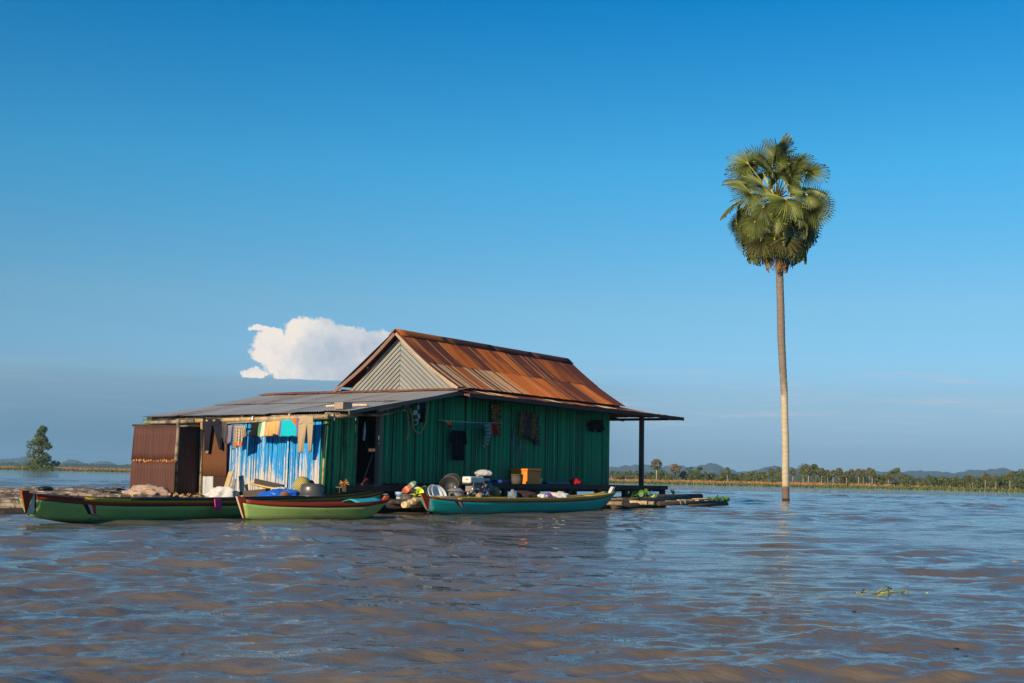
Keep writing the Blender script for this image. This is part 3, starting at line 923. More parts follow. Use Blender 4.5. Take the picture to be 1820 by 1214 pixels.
# main roof: two rows of sheets on the near slope, one on the far slope
def roof_pt(u, t, side=1):
    """t from ridge 0 to eave 1"""
    zz = RZ + 0.05 - 1.55 * t - 0.10 * math.sin(math.pi * t)
    return W(u, RV - side * 2.14 * t, zz)
NS = 11
u0, u1 = 2.72, 11.62
for row, (t0, t1) in enumerate(((0.47, 1.0), (0.0, 0.52))):
    for k in range(NS):
        a = u0 + (u1 - u0) * k / NS - 0.03
        b_ = u0 + (u1 - u0) * (k + 1) / NS + 0.04
        mat = m_rust_pale if (row == 0 and k < 4) else m_rust
        corr('roof_sheet', roof_pt(a, t0), roof_pt(b_, t0), roof_pt(a, t1), roof_pt(b_, t1), mat, house, lift=0.012 * row + 0.004 * (k % 2) + 0.012, sag=-0.015)
for k in range(NS):
    a = u0 + (u1 - u0) * k / NS - 0.03
    b_ = u0 + (u1 - u0) * (k + 1) / NS + 0.04
    corr('roof_sheet', roof_pt(a, 0, -1), roof_pt(b_, 0, -1), roof_pt(a, 0.92, -1), roof_pt(b_, 0.92, -1), m_rust, house, lift=0.012 + 0.004 * (k % 2))
for k in range(4):
    a, b_ = u0 + (u1 - u0) * k / 4 - 0.03, u0 + (u1 - u0) * (k + 1) / 4 + 0.05
    m_ = MB()
    pr = [(-0.22, -0.155), (-0.06, -0.01), (0.0, 0.03), (0.06, -0.01), (0.22, -0.155)]
    z = RZ + 0.075 + 0.006 * (k % 2)
    pts = [[W(u, RV + q, z + h) for q, h in pr] for u in np.linspace(a, b_, 7)]
    m_.grid(pts, [[(q, u) for q, h in pr] for u in np.linspace(a, b_, 7)])
    build(m_, 'ridge_cap', m_rust, house, solid=0.006)
# barge boards: dark left, bare pale wood right
def barge(side, mat, off, w_):
    m_ = MB()
    for i in range(6):
        a, b_ = i / 6, (i + 1) / 6
        pa, pb = roof_pt(2.70, 0.01 + a * 0.97, side), roof_pt(2.70, 0.01 + b_ * 0.97, side)
        m_.beam(pa - ZUP * off, pb - ZUP * off, 0.035, w_, r=0.5)
    build(m_, 'barge_board', mat, house)
barge(1, M('weathered_pale_board', (0.36, 0.26, 0.18), 0.85, 0.3, 4), 0.055, 0.075)
barge(-1, M('brown_raw_board', (0.19, 0.115, 0.08), 0.85, 0.3, 4), 0.06, 0.085)
m_ = MB()
m_.beam(W(2.9, RV, RZ - 0.12), W(11.5, RV, RZ - 0.12), 0.08, 0.10)
for t in (0.5, 0.93):
    for sd in (1, -1):
        p = roof_pt(0, t, sd)
        m_.beam(p + E1 * 2.9 - ZUP * 0.09, p + E1 * 11.5 - ZUP * 0.09, 0.07, 0.09)
build(m_, 'purlin', m_dwood, house)

# low skirt roof along the right eave, running on over the veranda
def skirt(u, t):
    zt = 3.08 if u < 11.5 else 3.08 - 0.035 * (u - 11.5)
    zb = 2.955 if u < 11.5 else 2.955 - 0.005 * (u - 11.5)
    v = -0.22 + t * -0.53
    return W(u, v, zt + (zb - zt) * t)
ns = 16
for k in range(ns):
    a, b_ = 2.62 + (15.1 - 2.62) * k / ns - 0.03, 2.62 + (15.1 - 2.62) * (k + 1) / ns + 0.03
    corr('skirt_sheet', skirt(a, 0), skirt(b_, 0), skirt(a, 1), skirt(b_, 1), m_rust_pale if k % 4 == 1 or k > 13 else m_rust, house, nl=2, lift=0.004 * (k % 2) + 0.006)
for k in range(8):
    a, b_ = -0.18 + 6.5 * k / 8 - 0.02, -0.18 + 6.5 * (k + 1) / 8 + 0.03
    corr('veranda_sheet', W(11.3, a, 3.11), W(11.3, b_, 3.11), W(15.15, a, 2.96), W(15.15, b_, 2.96), m_rust, house, lift=0.004 * (k % 2) + 0.01)
m_ = MB()
for i in range(10):
    a, b_ = 2.6 + i * 1.246, 2.6 + (i + 1) * 1.246
    m_.beam(W(a, -0.755, 2.895 + 0.012 * math.sin(i)), W(b_, -0.755, 2.895 + 0.012 * math.sin(i + 1)), 0.03, 0.10, r=0.4)
build(m_, 'fascia_board', m_bwood, house)
m_ = MB()
m_.beam(W(15.08, -0.70, 2.90), W(15.08, 6.1, 2.90), 0.03, 0.09)
build(m_, 'fascia_board', m_bwood, house)
m_ = MB()
for k in range(24):
    u = 2.8 + k * 0.53
    m_.beam(W(u, -0.72, 2.90), W(u, 0.06, 3.02), 0.05, 0.06)
for v in (1.5, 3.5, 5.8):
    m_.beam(W(11.3, v, 2.98), W(15.0, v, 2.87), 0.06, 0.08)
build(m_, 'rafter', m_bwood, house)

# pent strip under the front gable and the flat roof to its left
for k in range(9):
    a, b_ = 6.55 - 7.05 * k / 9 + 0.02, 6.55 - 7.05 * (k + 1) / 9 - 0.03
    corr('pent_sheet', W(3.02, a, 3.115), W(3.02, b_, 3.115), W(2.50, a, 3.02), W(2.50, b_, 3.02), M('copper_rust_sheet', (0.24, 0.10, 0.06), 0.7, 0.3, 5, bump=0.1, orv=0.25, col2=(0.40, 0.22, 0.14)), house, nl=2, lift=0.012 + 0.004 * (k % 2))
for k in range(8):
    a, b_ = 2.95 + 8.5 * k / 8 - 0.02, 2.95 + 8.5 * (k + 1) / 8 + 0.03
    corr('roof_sheet', W(a, 3.7, 3.12), W(b_, 3.7, 3.12), W(a, 6.6, 3.07), W(b_, 6.6, 3.07), m_rust, house, lift=0.004 * (k % 2))

# lean-to roof in front: two rows of grey sheets
def lean(u, s):
    """s from the right rake 0 to the left end 1"""
    t = (2.85 - u) / 5.1
    v = (-0.42 - 0.10 * t) + s * (6.95 - 0.75 * t)
    return W(u, v, 3.015 - 0.83 * t - 0.035 * math.sin(math.pi * t) - 0.03 * s * t)
for row, (ua, ub) in enumerate(((0.75, -2.28), (2.85, 0.45))):
    for k in range(9):
        a, b_ = 1 - k / 9 + 0.006, 1 - (k + 1) / 9 - 0.006
        ue = ub + (0.55 * max(0, (k - 5) / 3) if row == 0 else rnd.uniform(-0.04, 0.04))
        corr('lean_to_sheet', lean(ua, a), lean(ua, b_), lean(ue, a), lean(ue, b_), m_zinc, house, lift=0.028 * row + 0.004 * (k % 2) + 0.02, sag=-0.01)
m_ = MB()
m_.beam(lean(2.8, -0.004) - ZUP * 0.03, lean(-1.72, -0.004) - ZUP * 0.03, 0.03, 0.085, r=0.3)
build(m_, 'rake_board', m_gwood, house)
m_ = MB()
for u in (-2.05, -1.0, 0.2, 1.4):
    m_.beam(lean(u, 0.02) - ZUP * 0.055, lean(u, 0.97) - ZUP * 0.055, 0.06, 0.05)
build(m_, 'purlin', m_obamb, house)
# bamboo eave poles
def pole(pts, rad, mat, name='eave_pole', parent=None):
    b = MB(); b.tube(pts, rad, 8); return build(b, name, mat, parent)
pole([W(-2.12, 4.05, 2.06), W(-2.12, 2.0, 2.085), W(-2.1, -0.28, 2.12)], [0.05, 0.055, 0.06], m_bamboo, parent=house)
pole([W(-2.16, 5.75, 2.03), W(-2.16, 3.95, 2.05)], [0.04, 0.055], m_obamb, parent=house)
pole([W(-2.0, -0.22, 2.13), W(-1.35, -0.42, 2.17)], 0.035, m_bamboo, parent=house)
pole([W(-1.95, -0.05, 2.2), W(-0.2, -0.18, 2.25), W(1.3, -0.1, 2.52)], 0.03, m_obamb, name='wall_plate', parent=house)
for v in (0.9, 2.4, 3.6):
    b = MB(); b.box(W(-2.1, v, 2.14), E1 * 0.03, E2 * 0.03, ZUP * 0.06); build(b, 'pole_cleat', m_bamboo, house)

# ------------------------------------------------------------------ bathing stall of brown iron sheets in front of the house
stall = thing('bathing_stall', 'roofless bathing stall of brown rusted iron sheets at the left front of the house', 'stall', W(-2.5, 4.7, 0.3))
def on_front(px, py, u):
    return Up(px, py, u)
def vsheet(name, q, mat, parent, nper, amp=0.009, nl=4):
    """upright corrugated sheet from four corners: top left, top right, foot left, foot right"""
    tl, tr, bl, br = q
    mb = MB()
    nrm = (tr - tl).cross(bl - tl).normalized()
    n = nper * 6
    pts, uv = [], []
    w_, h_ = (tr - tl).length, (bl - tl).length
    for i in range(nl + 1):
        t = i / nl
        row = [((tl * (1 - j / n) + tr * (j / n)) * (1 - t) + (bl * (1 - j / n) + br * (j / n)) * t) + nrm * amp * math.sin(2 * math.pi * nper * j / n) for j in range(n + 1)]
        pts.append(row); uv.append([(j / n * w_, t * h_) for j in range(n + 1)])
    mb.grid(pts, uv)
    return build(mb, name, mat, parent, solid=0.003)
FU = -2.85
def fq(x0, y0, x1, y1, x2, y2, x3, y3, u):
    return [Up(x0, y0, u), Up(x1, y1, u), Up(x2, y2, u), Up(x3, y3, u)]
vsheet('iron_sheet', fq(239, 756, 274, 758, 233, 818, 270, 820, FU), m_brown_sheet, stall, 7)
vsheet('iron_sheet', fq(273, 758, 315, 757, 269, 820, 311, 819, FU - 0.02), m_brown_sheet, stall, 9)
vsheet('iron_sheet', fq(234, 816, 271, 818, 229, 882, 268, 884, FU - 0.03), m_brown_sheet, stall, 7)
vsheet('iron_sheet', fq(270, 818, 312, 818, 267, 884, 309, 884, FU - 0.045), m_brown_sheet, stall, 9)
b = MB()
for k in range(44):
    p = Up(236 + k * 1.75 + rnd.uniform(-1, 1), 819 + rnd.uniform(-1.6, 1.6), FU - 0.06)
    b.box(p, E2 * 0.016 * rnd.uniform(0.3, 1.5), E1 * 0.003, ZUP * 0.022 * rnd.uniform(0.3, 1.4))
build(b, 'rust_flake', M('orange_rust', (0.36, 0.15, 0.04), 0.9, 0.5, 20, rv=0.5), stall)
c0, c1 = Up(317, 745, FU + 0.02), Up(310, 886, FU + 0.02)
pole([c0, c1], 0.05, m_obamb, 'corner_pole', stall)
d0, d1 = Up(357, 752, -2.02), Up(356, 884, -2.02)
vsheet('iron_sheet', [Up(319, 758, FU + 0.05), d0, Up(313, 884, FU + 0.05), d1], M('dark_brown_sheet', (0.12, 0.05, 0.035), 0.8, 0.3, 4, bump=0.1), stall, 9)
pole([Up(359, 748, -2.1), Up(355, 886, -2.1)], [0.035, 0.04], m_bamboo, 'corner_pole', stall)
pole([Up(318, 757, FU + 0.03), Up(358, 757.5, -2.06)], 0.03, m_bamboo, 'top_rail', stall)
pole([Up(236, 756, FU + 0.03), Up(317, 757, FU + 0.03)], 0.025, m_dwood, 'top_rail', stall)
# back and left sides, away from the view
e0 = Up(239, 756, FU); e1_ = Up(230, 884, FU)
vsheet('iron_sheet', [e0, e0 + E1 * 0.82, e1_, e1_ + E1 * 0.82], m_brown_sheet, stall, 9)
# sheet screen right of the stall, over the blue wall
screen = sheet_metal('streaked_sheet', (0.09, 0.085, 0.08), (0.042, 0.019, 0.012), (0.115, 0.046, 0.017), 0.70, 0.0)
vsheet('screen_sheet', fq(361, 746, 404, 748, 358, 846, 402, 846, -2.08), screen, stall, 5)
vsheet('screen_sheet', fq(357, 842, 380, 842, 355, 886, 379, 886, -2.05), sheet_metal('pale_zinc_sheet', (0.42, 0.45, 0.46), (0.15, 0.06, 0.03), (0.30, 0.14, 0.05), 0.40, 0.2), stall, 5)
vsheet('screen_sheet', fq(379, 843, 402, 843, 378, 886, 400, 886, -2.06), screen, stall, 5)

# ------------------------------------------------------------------ rafts the house rides on
def upath(u0, v0, u1, v1, z0, z1, n=5, wob=0.02):
    return [W(u0 + (u1 - u0) * k / (n - 1), v0 + (v1 - v0) * k / (n - 1), z0 + (z1 - z0) * k / (n - 1)) + Vector((rnd.gauss(0, wob), rnd.gauss(0, wob), rnd.gauss(0, wob * 0.4))) for k in range(n)]
raft = thing('bamboo_raft', 'layered old bamboo raft lying low in the water left of the house', 'raft', W(-4, 4, 0))
m_rbamb = M('raft_bamboo', (0.22, 0.175, 0.125), 0.8, 0.5, 2.2, (1, 1, 1), 0.3, rv=0.5, orv=0.45, col2=(0.06, 0.048, 0.04), thr=(0.42, 0.55))
for k in range(62):
    u = -8.3 + k * 0.155 + rnd.uniform(-0.05, 0.05)
    a = rnd.uniform(0.4, 1.6) if u < -3 else 5.9
    pole(upath(u, a + rnd.uniform(-0.2, 0.2), u + rnd.gauss(0, 0.12), a + rnd.uniform(5.5, 8.5), 0.17 + rnd.uniform(-0.04, 0.05), 0.19 + rnd.uniform(-0.05, 0.06)), rnd.uniform(0.04, 0.065), m_rbamb, 'bamboo_pole', raft)
for k in range(14):
    v = 0.8 + k * 0.62
    pole(upath(-8.9 + rnd.uniform(-0.4, 0.5), v, 1.0, v + rnd.gauss(0, 0.1), 0.04, 0.04), rnd.uniform(0.07, 0.10), m_rbamb, 'bearer_log', raft)
for k in range(18):
    u = -8.5 + rnd.uniform(0, 5.2)
    v = 2.6 + rnd.uniform(0, 3.5)
    pole(upath(u, v, u + rnd.uniform(-0.5, 0.5), v + rnd.uniform(1, 2.6), 0.27, 0.28, 3), rnd.uniform(0.025, 0.045), m_rbamb, 'loose_cane', raft)
under = thing('log_raft', 'dark floating logs and cut bamboo ends under the long green wall', 'raft', W(4, -0.8, 0))
for k in range(46):
    v = -1.35 + k * 0.16
    u0_ = rnd.uniform(-3.2, -2.2) if k > 3 else rnd.uniform(-1.2, 0.6)
    pole(upath(u0_, v, u0_ + rnd.uniform(10, 13), v + rnd.gauss(0, 0.05), 0.06 + 0.09 * (k % 2), 0.06 + 0.09 * (k % 2), 6), rnd.uniform(0.07, 0.10), m_dwood, 'log', under)
for k in range(8):
    u = -0.6 + k * 1.55
    pole(upath(u, -1.5 + rnd.uniform(-.2, .2), u + rnd.gauss(0, 0.2), 0.6, 0.25, 0.27, 3), 0.06, m_rbamb, 'cross_pole', under)
b = MB(); b.box(W(4.2, -0.9, 0.30), E1 * 4.4, E2 * 0.5, ZUP * 0.015); tag(build(b, 'landing_boards', m_dwood, under), kind='stuff')
for px, py, r_ in ((718, 897, 0.075), (728, 893, 0.07), (735, 889, 0.06)):
    p = Vp(px, py, -1.75)
    pole([p, p + E1 * 1.2 + E2 * 0.35], r_, m_bamboo, 'cut_bamboo', under)
raft2 = thing('log_raft', 'long poles and logs of the raft end floating right of the veranda', 'raft', W(14, -1.2, 0))
LOGS = [((1078, 896), (1240, 886), 0.10, m_dwood, -1.35), ((1075, 890), (1222, 884), 0.07, m_obamb, -1.0), ((1100, 886), (1215, 882.5), 0.06, m_rbamb, -0.6), ((1090, 900), (1180, 897), 0.09, m_dwood, -1.7),
        ((1170, 895), (1290, 893), 0.07, m_dwood, -1.9), ((1205, 891), (1262, 890), 0.06, m_obamb, -1.6), ((1225, 899), (1293, 896), 0.05, m_dwood, -2.1), ((1232, 890), (1294, 888), 0.075, M('yellow_bamboo', (0.50, 0.34, 0.13), 0.6, 0.2, 4), -1.5),
        ((1155, 883), (1246, 882), 0.085, m_dwood, -0.9), ((1130, 884), (1200, 883), 0.05, m_bamboo, -0.4)]
for a, c, r_, mt, v in LOGS:
    pole([Vp(*a, v), (Vp(*a, v) + Vp(*c, v)) / 2 + ZUP * rnd.gauss(0, 0.015), Vp(*c, v)], r_, mt, 'log', raft2)
for px, py in ((1107, 895), (1151, 894), (1163, 895), (1212, 894), (1220, 894)):
    p = Vp(px, py, -2.0)
    pole([p, p + E2 * 1.6], 0.065, m_bamboo, 'cross_pole', raft2)
for px, py in ((1242, 891), (1258, 892)):
    b = MB(); b.box(Vp(px, py, -1.8), E1 * 0.14, E2 * 0.06, ZUP * 0.05); build(b, 'wood_block', m_pale, raft2)

# ------------------------------------------------------------------ boats
def paint(name, c, var=0.12, wear=None):
    return M(name, c, 0.55, var, 3, (1, 1, 1), 0.15, rv=0.0, spec=0.3, speck=wear or ((0.10, 0.07, 0.045), 0.69))
def hull_paint(name, c):
    """old boat paint: scuffs along the planks, seams, and mud with algae up to a ragged line above the water"""
    m = bpy.data.materials.new(name); m.use_nodes = True
    t = NT(m.node_tree)
    ob = t.n('ShaderNodeTexCoord').outputs['Object']
    z = t.n('ShaderNodeSeparateXYZ', {0: ob}).outputs[2]
    n1 = t.noise(ob, 2.2, 5, 0.65)
    n2 = t.noise(t.mapv(ob, (6, 6, 26)), 1.0, 4, 0.7)
    n3 = t.noise(ob, 16.0, 3, 0.6)
    cc = t.n('ShaderNodeVectorMath', {0: c, 3: t.m('ADD', 0.55, t.m('ADD', t.m('MULTIPLY', n1, 0.5), t.m('MULTIPLY', n2, 0.4)))}, operation='SCALE').outputs[0]
    cc = t.mix(t.step(t.m('ADD', n2, t.m('MULTIPLY', t.m('SUBTRACT', n1, 0.5), 0.5)), 0.66, 0.72), cc, (0.17, 0.13, 0.09))
    cc = t.mix(t.step(n3, 0.70, 0.74), cc, (0.08, 0.05, 0.03))
    mud = t.step(t.m('SUBTRACT', z, t.m('MULTIPLY', t.m('ADD', n1, n2), 0.06)), 0.03, -0.06)
    cc = t.mix(t.m('MULTIPLY', mud, 0.8), cc, (0.075, 0.07, 0.035))
    seam = t.step(t.m('ABSOLUTE', t.m('SUBTRACT', t.m('FRACT', t.m('MULTIPLY', t.m('ADD', z, t.m('MULTIPLY', n1, 0.02)), 7.5)), 0.5)), 0.06, 0.02)
    b = t.n('ShaderNodeBump', {'Height': t.m('SUBTRACT', t.m('MULTIPLY', n1, 0.5), t.m('MULTIPLY', seam, 0.5)), 'Strength': 0.35, 'Distance': 0.02})
    p = t.n('ShaderNodeBsdfPrincipled', {'Base Color': cc, 'Roughness': 0.55, 'Specular IOR Level': 0.3, 'Normal': b.outputs[0]})
    t.n('ShaderNodeOutputMaterial', {0: p.outputs[0]})
    return m
m_bgreen, m_sgreen, m_teal = hull_paint('green_hull_paint', (0.29, 0.47, 0.13)), hull_paint('moss_hull_paint', (0.26, 0.40, 0.12)), hull_paint('teal_hull_paint', (0.006, 0.40, 0.34))
m_red, m_yel, m_oliv = paint('dark_red_paint', (0.22, 0.032, 0.016)), paint('mustard_paint', (0.45, 0.33, 0.012)), paint('olive_yellow_paint', (0.48, 0.34, 0.06))
m_black, m_white, m_or = paint('black_paint', (0.012, 0.012, 0.014)), paint('white_paint', (0.55, 0.55, 0.53)), paint('orange_red_paint', (0.40, 0.075, 0.018))
m_inside = M('boat_inside', (0.09, 0.07, 0.05), 0.85, 0.4, 4)
class Hull:
    def __init__(s, bow, stern, beam, rail, keel, rake):
        s.a, s.b = Vector((bow[0], bow[1], 0)), Vector((stern[0], stern[1], 0))
        s.L = (s.b - s.a).length
        s.d = (s.b - s.a).normalized()
        s.n = Vector((s.d.y, -s.d.x, 0))              # towards the camera side
        s.beam, s.rail, s.keel, s.rake = beam, rail, keel, rake
    def pt(s, t, q, side=1, off=0.0, inner=0.0):
        kz, rz = np.interp(t, *zip(*s.keel)), np.interp(t, *zip(*s.rail))
        ln = s.rake[0] * (1 - q) * (1 - t) ** 3 - s.rake[1] * (1 - q) * t ** 3
        bm = s.beam / 2 * max(0.0, math.sin(math.pi * min(1, max(0, 0.02 + 0.96 * t)))) ** 0.62
        y = bm * (0.12 + 0.88 * q ** 0.6) * (1 - inner) + 0.02
        return s.a + s.d * (t * s.L + ln) + s.n * side * (y + off) + ZUP * (kz + (rz - kz) * q)
def smooth_ctrl(pts, n=41):
    """cubic-ish resample of a few control values so sheer lines have no corners"""
    xs, ys = zip(*pts)
    t = np.linspace(0, 1, n)
    y = np.interp(t, xs, ys)
    k = np.hanning(9); k /= k.sum()
    yp = np.concatenate([2 * y[0] - y[4:0:-1], y, 2 * y[-1] - y[-2:-6:-1]])
    return list(zip(t, np.convolve(yp, k, mode='valid')))
def strip(h, t0, t1, q0, q1, side, off=0.0, nt=40, nq=6, inner=0.0):
    mb = MB()
    pts = [[h.pt(t0 + (t1 - t0) * i / nt, q0 + (q1 - q0) * j / nq, side, off, inner) for j in range(nq + 1)] for i in range(nt + 1)]
    mb.grid(pts)
    return mb
def merge(*mbs):
    o = MB()
    for m_ in mbs:
        b_ = len(o.v)
        o.v += m_.v; o.uv += m_.uv; o.r += m_.r; o.sm += m_.sm; o.mi += m_.mi
        o.f += [tuple(i + b_ for i in f) for f in m_.f]
    return o
def patch(h, quad, name, mat, root, off=0.007):
    """painted mark on the hull's camera side: corners in (t, q)"""
    mb = MB()
    (a, b_, c, d_) = quad
    n = 6
    pts = []
    for i in range(n + 1):
        s = i / n
        row = []
        for j in range(n + 1):
            k = j / n
            t = (a[0] * (1 - k) + b_[0] * k) * (1 - s) + (d_[0] * (1 - k) + c[0] * k) * s
            q = (a[1] * (1 - k) + b_[1] * k) * (1 - s) + (d_[1] * (1 - k) + c[1] * k) * s
            row.append(h.pt(t, q, 1, off))
        pts.append(row)
    mb.grid(pts)
    return build(mb, name, mat, root)
def boat(label, h, hullmat, bands, railmat, rail_t=(0.03, 0.99), rail_r=0.018):
    root = thing('canoe', label, 'boat', (h.a + h.b) / 2, 'wooden canoes moored along the house')
    q_top = bands[0][0]
    build(merge(strip(h, 0.012, 0.988, 0, q_top, 1), strip(h, 0.012, 0.988, 0, q_top, -1)), 'hull', hullmat, root, solid=0.012)
    for (q0, q1, t0, t1, mat, nm) in bands:
        build(merge(strip(h, t0, t1, q0, q1, 1, 0.004, nq=2), strip(h, t0, t1, q0, q1, -1, 0.004, nq=2)), nm, mat, root, solid=0.012)
    fl = MB()
    fl.grid([[h.pt(i / 40, 0.35, s_, 0, 0.1) for s_ in (-1, 1)] for i in range(2, 39)])
    build(fl, 'bottom_boards', m_inside, root)
    rl = MB()
    for sd in (1, -1):
        rl.tube([h.pt(rail_t[0] + (rail_t[1] - rail_t[0]) * i / 30, 1.0, sd, 0.0) for i in range(31)], rail_r, 6, squash=1.2)
    build(rl, 'gunwale', railmat, root)
    th = MB()
    for t in (0.2, 0.42, 0.63, 0.82):
        th.beam(h.pt(t, 0.85, -1), h.pt(t, 0.85, 1), 0.12, 0.02)
    build(th, 'thwart', m_inside, root)
    return root
def stem(h, root, end, mat, top, foot=0.0, w_=0.06, fore=0.07, rise=0.10, name='stem_post', edge=None):
    """post closing the bow (end 0) or stern (end 1); flat face looks along the boat"""
    t = 0.012 if end == 0 else 0.988
    sg = -1 if end == 0 else 1
    a = (h.pt(t, foot, 1) + h.pt(t, foot, -1)) / 2
    b_ = (h.pt(t, 1, 1) + h.pt(t, 1, -1)) / 2 + ZUP * rise
    d = h.d * sg
    mb = MB()
    def ring(p, f, hw, back):
        return [p - h.n * hw - d * back, p - h.n * hw + d * f, p + h.n * hw + d * f, p + h.n * hw - d * back]
    mb.hexa(ring(a, 0.025, w_ * 0.6, 0.05) + ring(b_, fore, w_, top))
    o = build(mb, name, mat, root)
    if edge:
        m2 = MB()
        c0, c1 = ring(a, 0.031, w_ * 0.62, 0), ring(b_, fore + 0.006, w_ * 1.03, 0)
        q = [c0[1], c0[2], c1[2], c1[1]]
        m2.hexa([p - d * 0.004 for p in q] + [p + d * 0.006 for p in q])
        build(m2, 'stem_edge', edge, o)
        ORIG[o.name] = origin(root)
    return o
# long green canoe
hl = Hull((-7.62, 19.3), (-2.90, 29.0), 0.80, smooth_ctrl([(0, 0.50), (0.06, 0.43), (0.18, 0.375), (0.5, 0.345), (0.8, 0.375), (0.93, 0.45), (1, 0.53)]),
          smooth_ctrl([(0, 0.15), (0.08, 0.0), (0.2, -0.12), (0.8, -0.12), (0.93, 0.05), (1, 0.20)]), (0.15, 0.3))
bl = boat('long green canoe with mustard and dark red top bands, leftmost of the three boats', hl, m_bgreen,
          [(0.75, 0.875, 0.024, 0.99, m_red, 'red_band'), (0.875, 1.0, 0.11, 0.99, m_yel, 'mustard_band'), (0.875, 1.0, 0.024, 0.109, m_red, 'red_band')], m_black, (0.20, 0.99))
stem(hl, bl, 0, m_red, 0.10, 0.02, 0.024, 0.03, 0.03, edge=m_or)  # orange edge: sunlight on the red stem's front face, put into the paint
patch(hl, [(0.001, 0.03), (0.003, 0.03), (0.019, 1.0), (0.001, 1.0)], 'red_mark', m_red, bl, 0.012)
stem(hl, bl, 1, m_dwood, 0.04, 0.0, 0.05, 0.05, 0.07, 'stern_post')
patch(hl, [(0.003, 0.04), (0.017, 0.06), (0.0215, 0.98), (0.0205, 0.98)], 'white_mark', m_white, bl)
patch(hl, [(0.0175, 0.06), (0.0205, 0.06), (0.0245, 1.0), (0.0215, 1.0)], 'black_mark', m_black, bl)
for ta, tb_, ka, kb, mt, nm in ((0.107, 0.1165, 0.1195, 0.1265, m_black, 'black_mark'), (0.1165, 0.1235, 0.1265, 0.1305, m_white, 'white_mark'), (0.1235, 0.1315, 0.1305, 0.136, m_or, 'orange_mark')):
    patch(hl, [(ka, 0.40), (kb, 0.42), (tb_, 0.75), (ta, 0.75)], nm, mt, bl)
    patch(hl, [(0.155, 0.30), (0.157, 0.30), (kb, 0.42), (ka, 0.40)], nm, mt, bl)
# short green canoe
hs = Hull((-4.91, 22.6), (-2.38, 24.7), 0.62, smooth_ctrl([(0, 0.37), (0.2, 0.32), (0.5, 0.30), (0.8, 0.32), (1, 0.38)]),
          smooth_ctrl([(0, 0.05), (0.12, -0.06), (0.8, -0.08), (0.92, 0.02), (1, 0.12)]), (0.12, 0.3))
bs = boat('short moss green canoe with a dark red rim, in front of the long one', hs, m_sgreen, [(0.82, 1.0, 0.03, 0.99, m_red, 'red_band')], m_red, (0.03, 0.99), 0.012)
stem(hs, bs, 0, m_red, 0.08, 0.0, 0.03, 0.06, 0.06, edge=m_pale)
stem(hs, bs, 1, m_or, 0.04, 0.1, 0.04, 0.04, 0.08, 'stern_post')
# teal canoe
ht = Hull((-1.97, 27.4), (2.86, 33.8), 0.78, smooth_ctrl([(0, 0.44), (0.1, 0.385), (0.3, 0.36), (0.6, 0.355), (0.85, 0.41), (0.95, 0.47), (1, 0.53)]),
          smooth_ctrl([(0, 0.12), (0.08, -0.02), (0.25, -0.12), (0.82, -0.12), (0.93, 0.02), (1, 0.2)]), (0.22, 0.4))
bt = boat('teal canoe with olive yellow and dark red top bands, rightmost of the three boats', ht, m_teal,
          [(0.80, 0.88, 0.03, 0.99, m_red, 'red_band'), (0.88, 1.0, 0.03, 0.058, m_oliv, 'olive_band'), (0.88, 1.0, 0.0585, 0.127, m_white, 'white_band'), (0.88, 1.0, 0.1275, 0.99, m_oliv, 'olive_band')], m_oliv, (0.05, 0.99), 0.014)
stem(ht, bt, 0, m_red, 0.10, 0.02, 0.024, 0.05, 0.045, edge=m_or)  # orange edge again paints in the sunlit front of the red stem
patch(ht, [(0.001, 0.03), (0.004, 0.03), (0.021, 1.0), (0.001, 1.0)], 'red_mark', m_red, bt, 0.012)
stem(ht, bt, 1, m_white, 0.03, 0.0, 0.05, 0.05, 0.13, 'stern_post', edge=M('lime_paint', (0.16, 0.42, 0.05), 0.5))
patch(ht, [(0.005, 0.04), (0.024, 0.05), (0.0245, 0.86), (0.0225, 0.86)], 'white_mark', m_white, bt)
for ta, tb_, ka, kb, mt, nm in ((0.113, 0.1265, 0.134, 0.1425, m_red, 'red_mark'), (0.1265, 0.140, 0.1425, 0.1495, m_white, 'white_mark'), (0.140, 0.147, 0.1495, 0.153, m_black, 'black_mark')):
    patch(ht, [(ka, 0.52), (kb, 0.53), (tb_, 0.80), (ta, 0.80)], nm, mt, bt)
    patch(ht, [(0.186, 0.30), (0.189, 0.31), (kb, 0.53), (ka, 0.52)], nm, mt, bt)
patch(ht, [(0.955, 0.25), (0.960, 0.25), (0.985, 0.92), (0.980, 0.92)], 'red_mark', m_red, bt)

# ------------------------------------------------------------------ the tall fan palm standing in the water
PB = Zp(1397, 890, 0.0)
palm = thing('tall_fan_palm', 'tall lone fan palm with a shaggy round crown standing in the water', 'palm', PB)
def at_palm(px, py):
    return Yp(px, py, PB.y)
tp = [at_palm(*p) for p in ((1397.5, 897), (1396.5, 880), (1396, 840), (1396, 790), (1394.5, 740), (1394, 700), (1391, 650), (1388.5, 600), (1387.5, 550), (1386, 500), (1384.5, 440), (1382, 380), (1380, 352))]
tb = MB()
P_, R_ = [], []
for i in range(len(tp) - 1):
    for k in range(14):
        s = k / 14
        P_.append(tp[i] * (1 - s) + tp[i + 1] * s)
rr = np.interp(np.linspace(0, 1, len(P_)), [0, 0.05, 0.4, 0.62, 0.8, 1], [0.165, 0.165, 0.158, 0.178, 0.165, 0.15])
rr = [r_ * (1 + 0.035 * math.sin(i * 2.1) + rnd.gauss(0, 0.012)) for i, r_ in enumerate(rr)]
tb.tube(P_, rr, 14)
mt = bpy.data.materials.new('ringed_palm_trunk'); mt.use_nodes = True
t = NT(mt.node_tree)
ob = t.n('ShaderNodeTexCoord').outputs['Object']
zz = t.n('ShaderNodeSeparateXYZ', {0: ob}).outputs[2]
rings = t.noise(t.mapv(ob, (1.5, 1.5, 14)), 1.0, 4, 0.65)
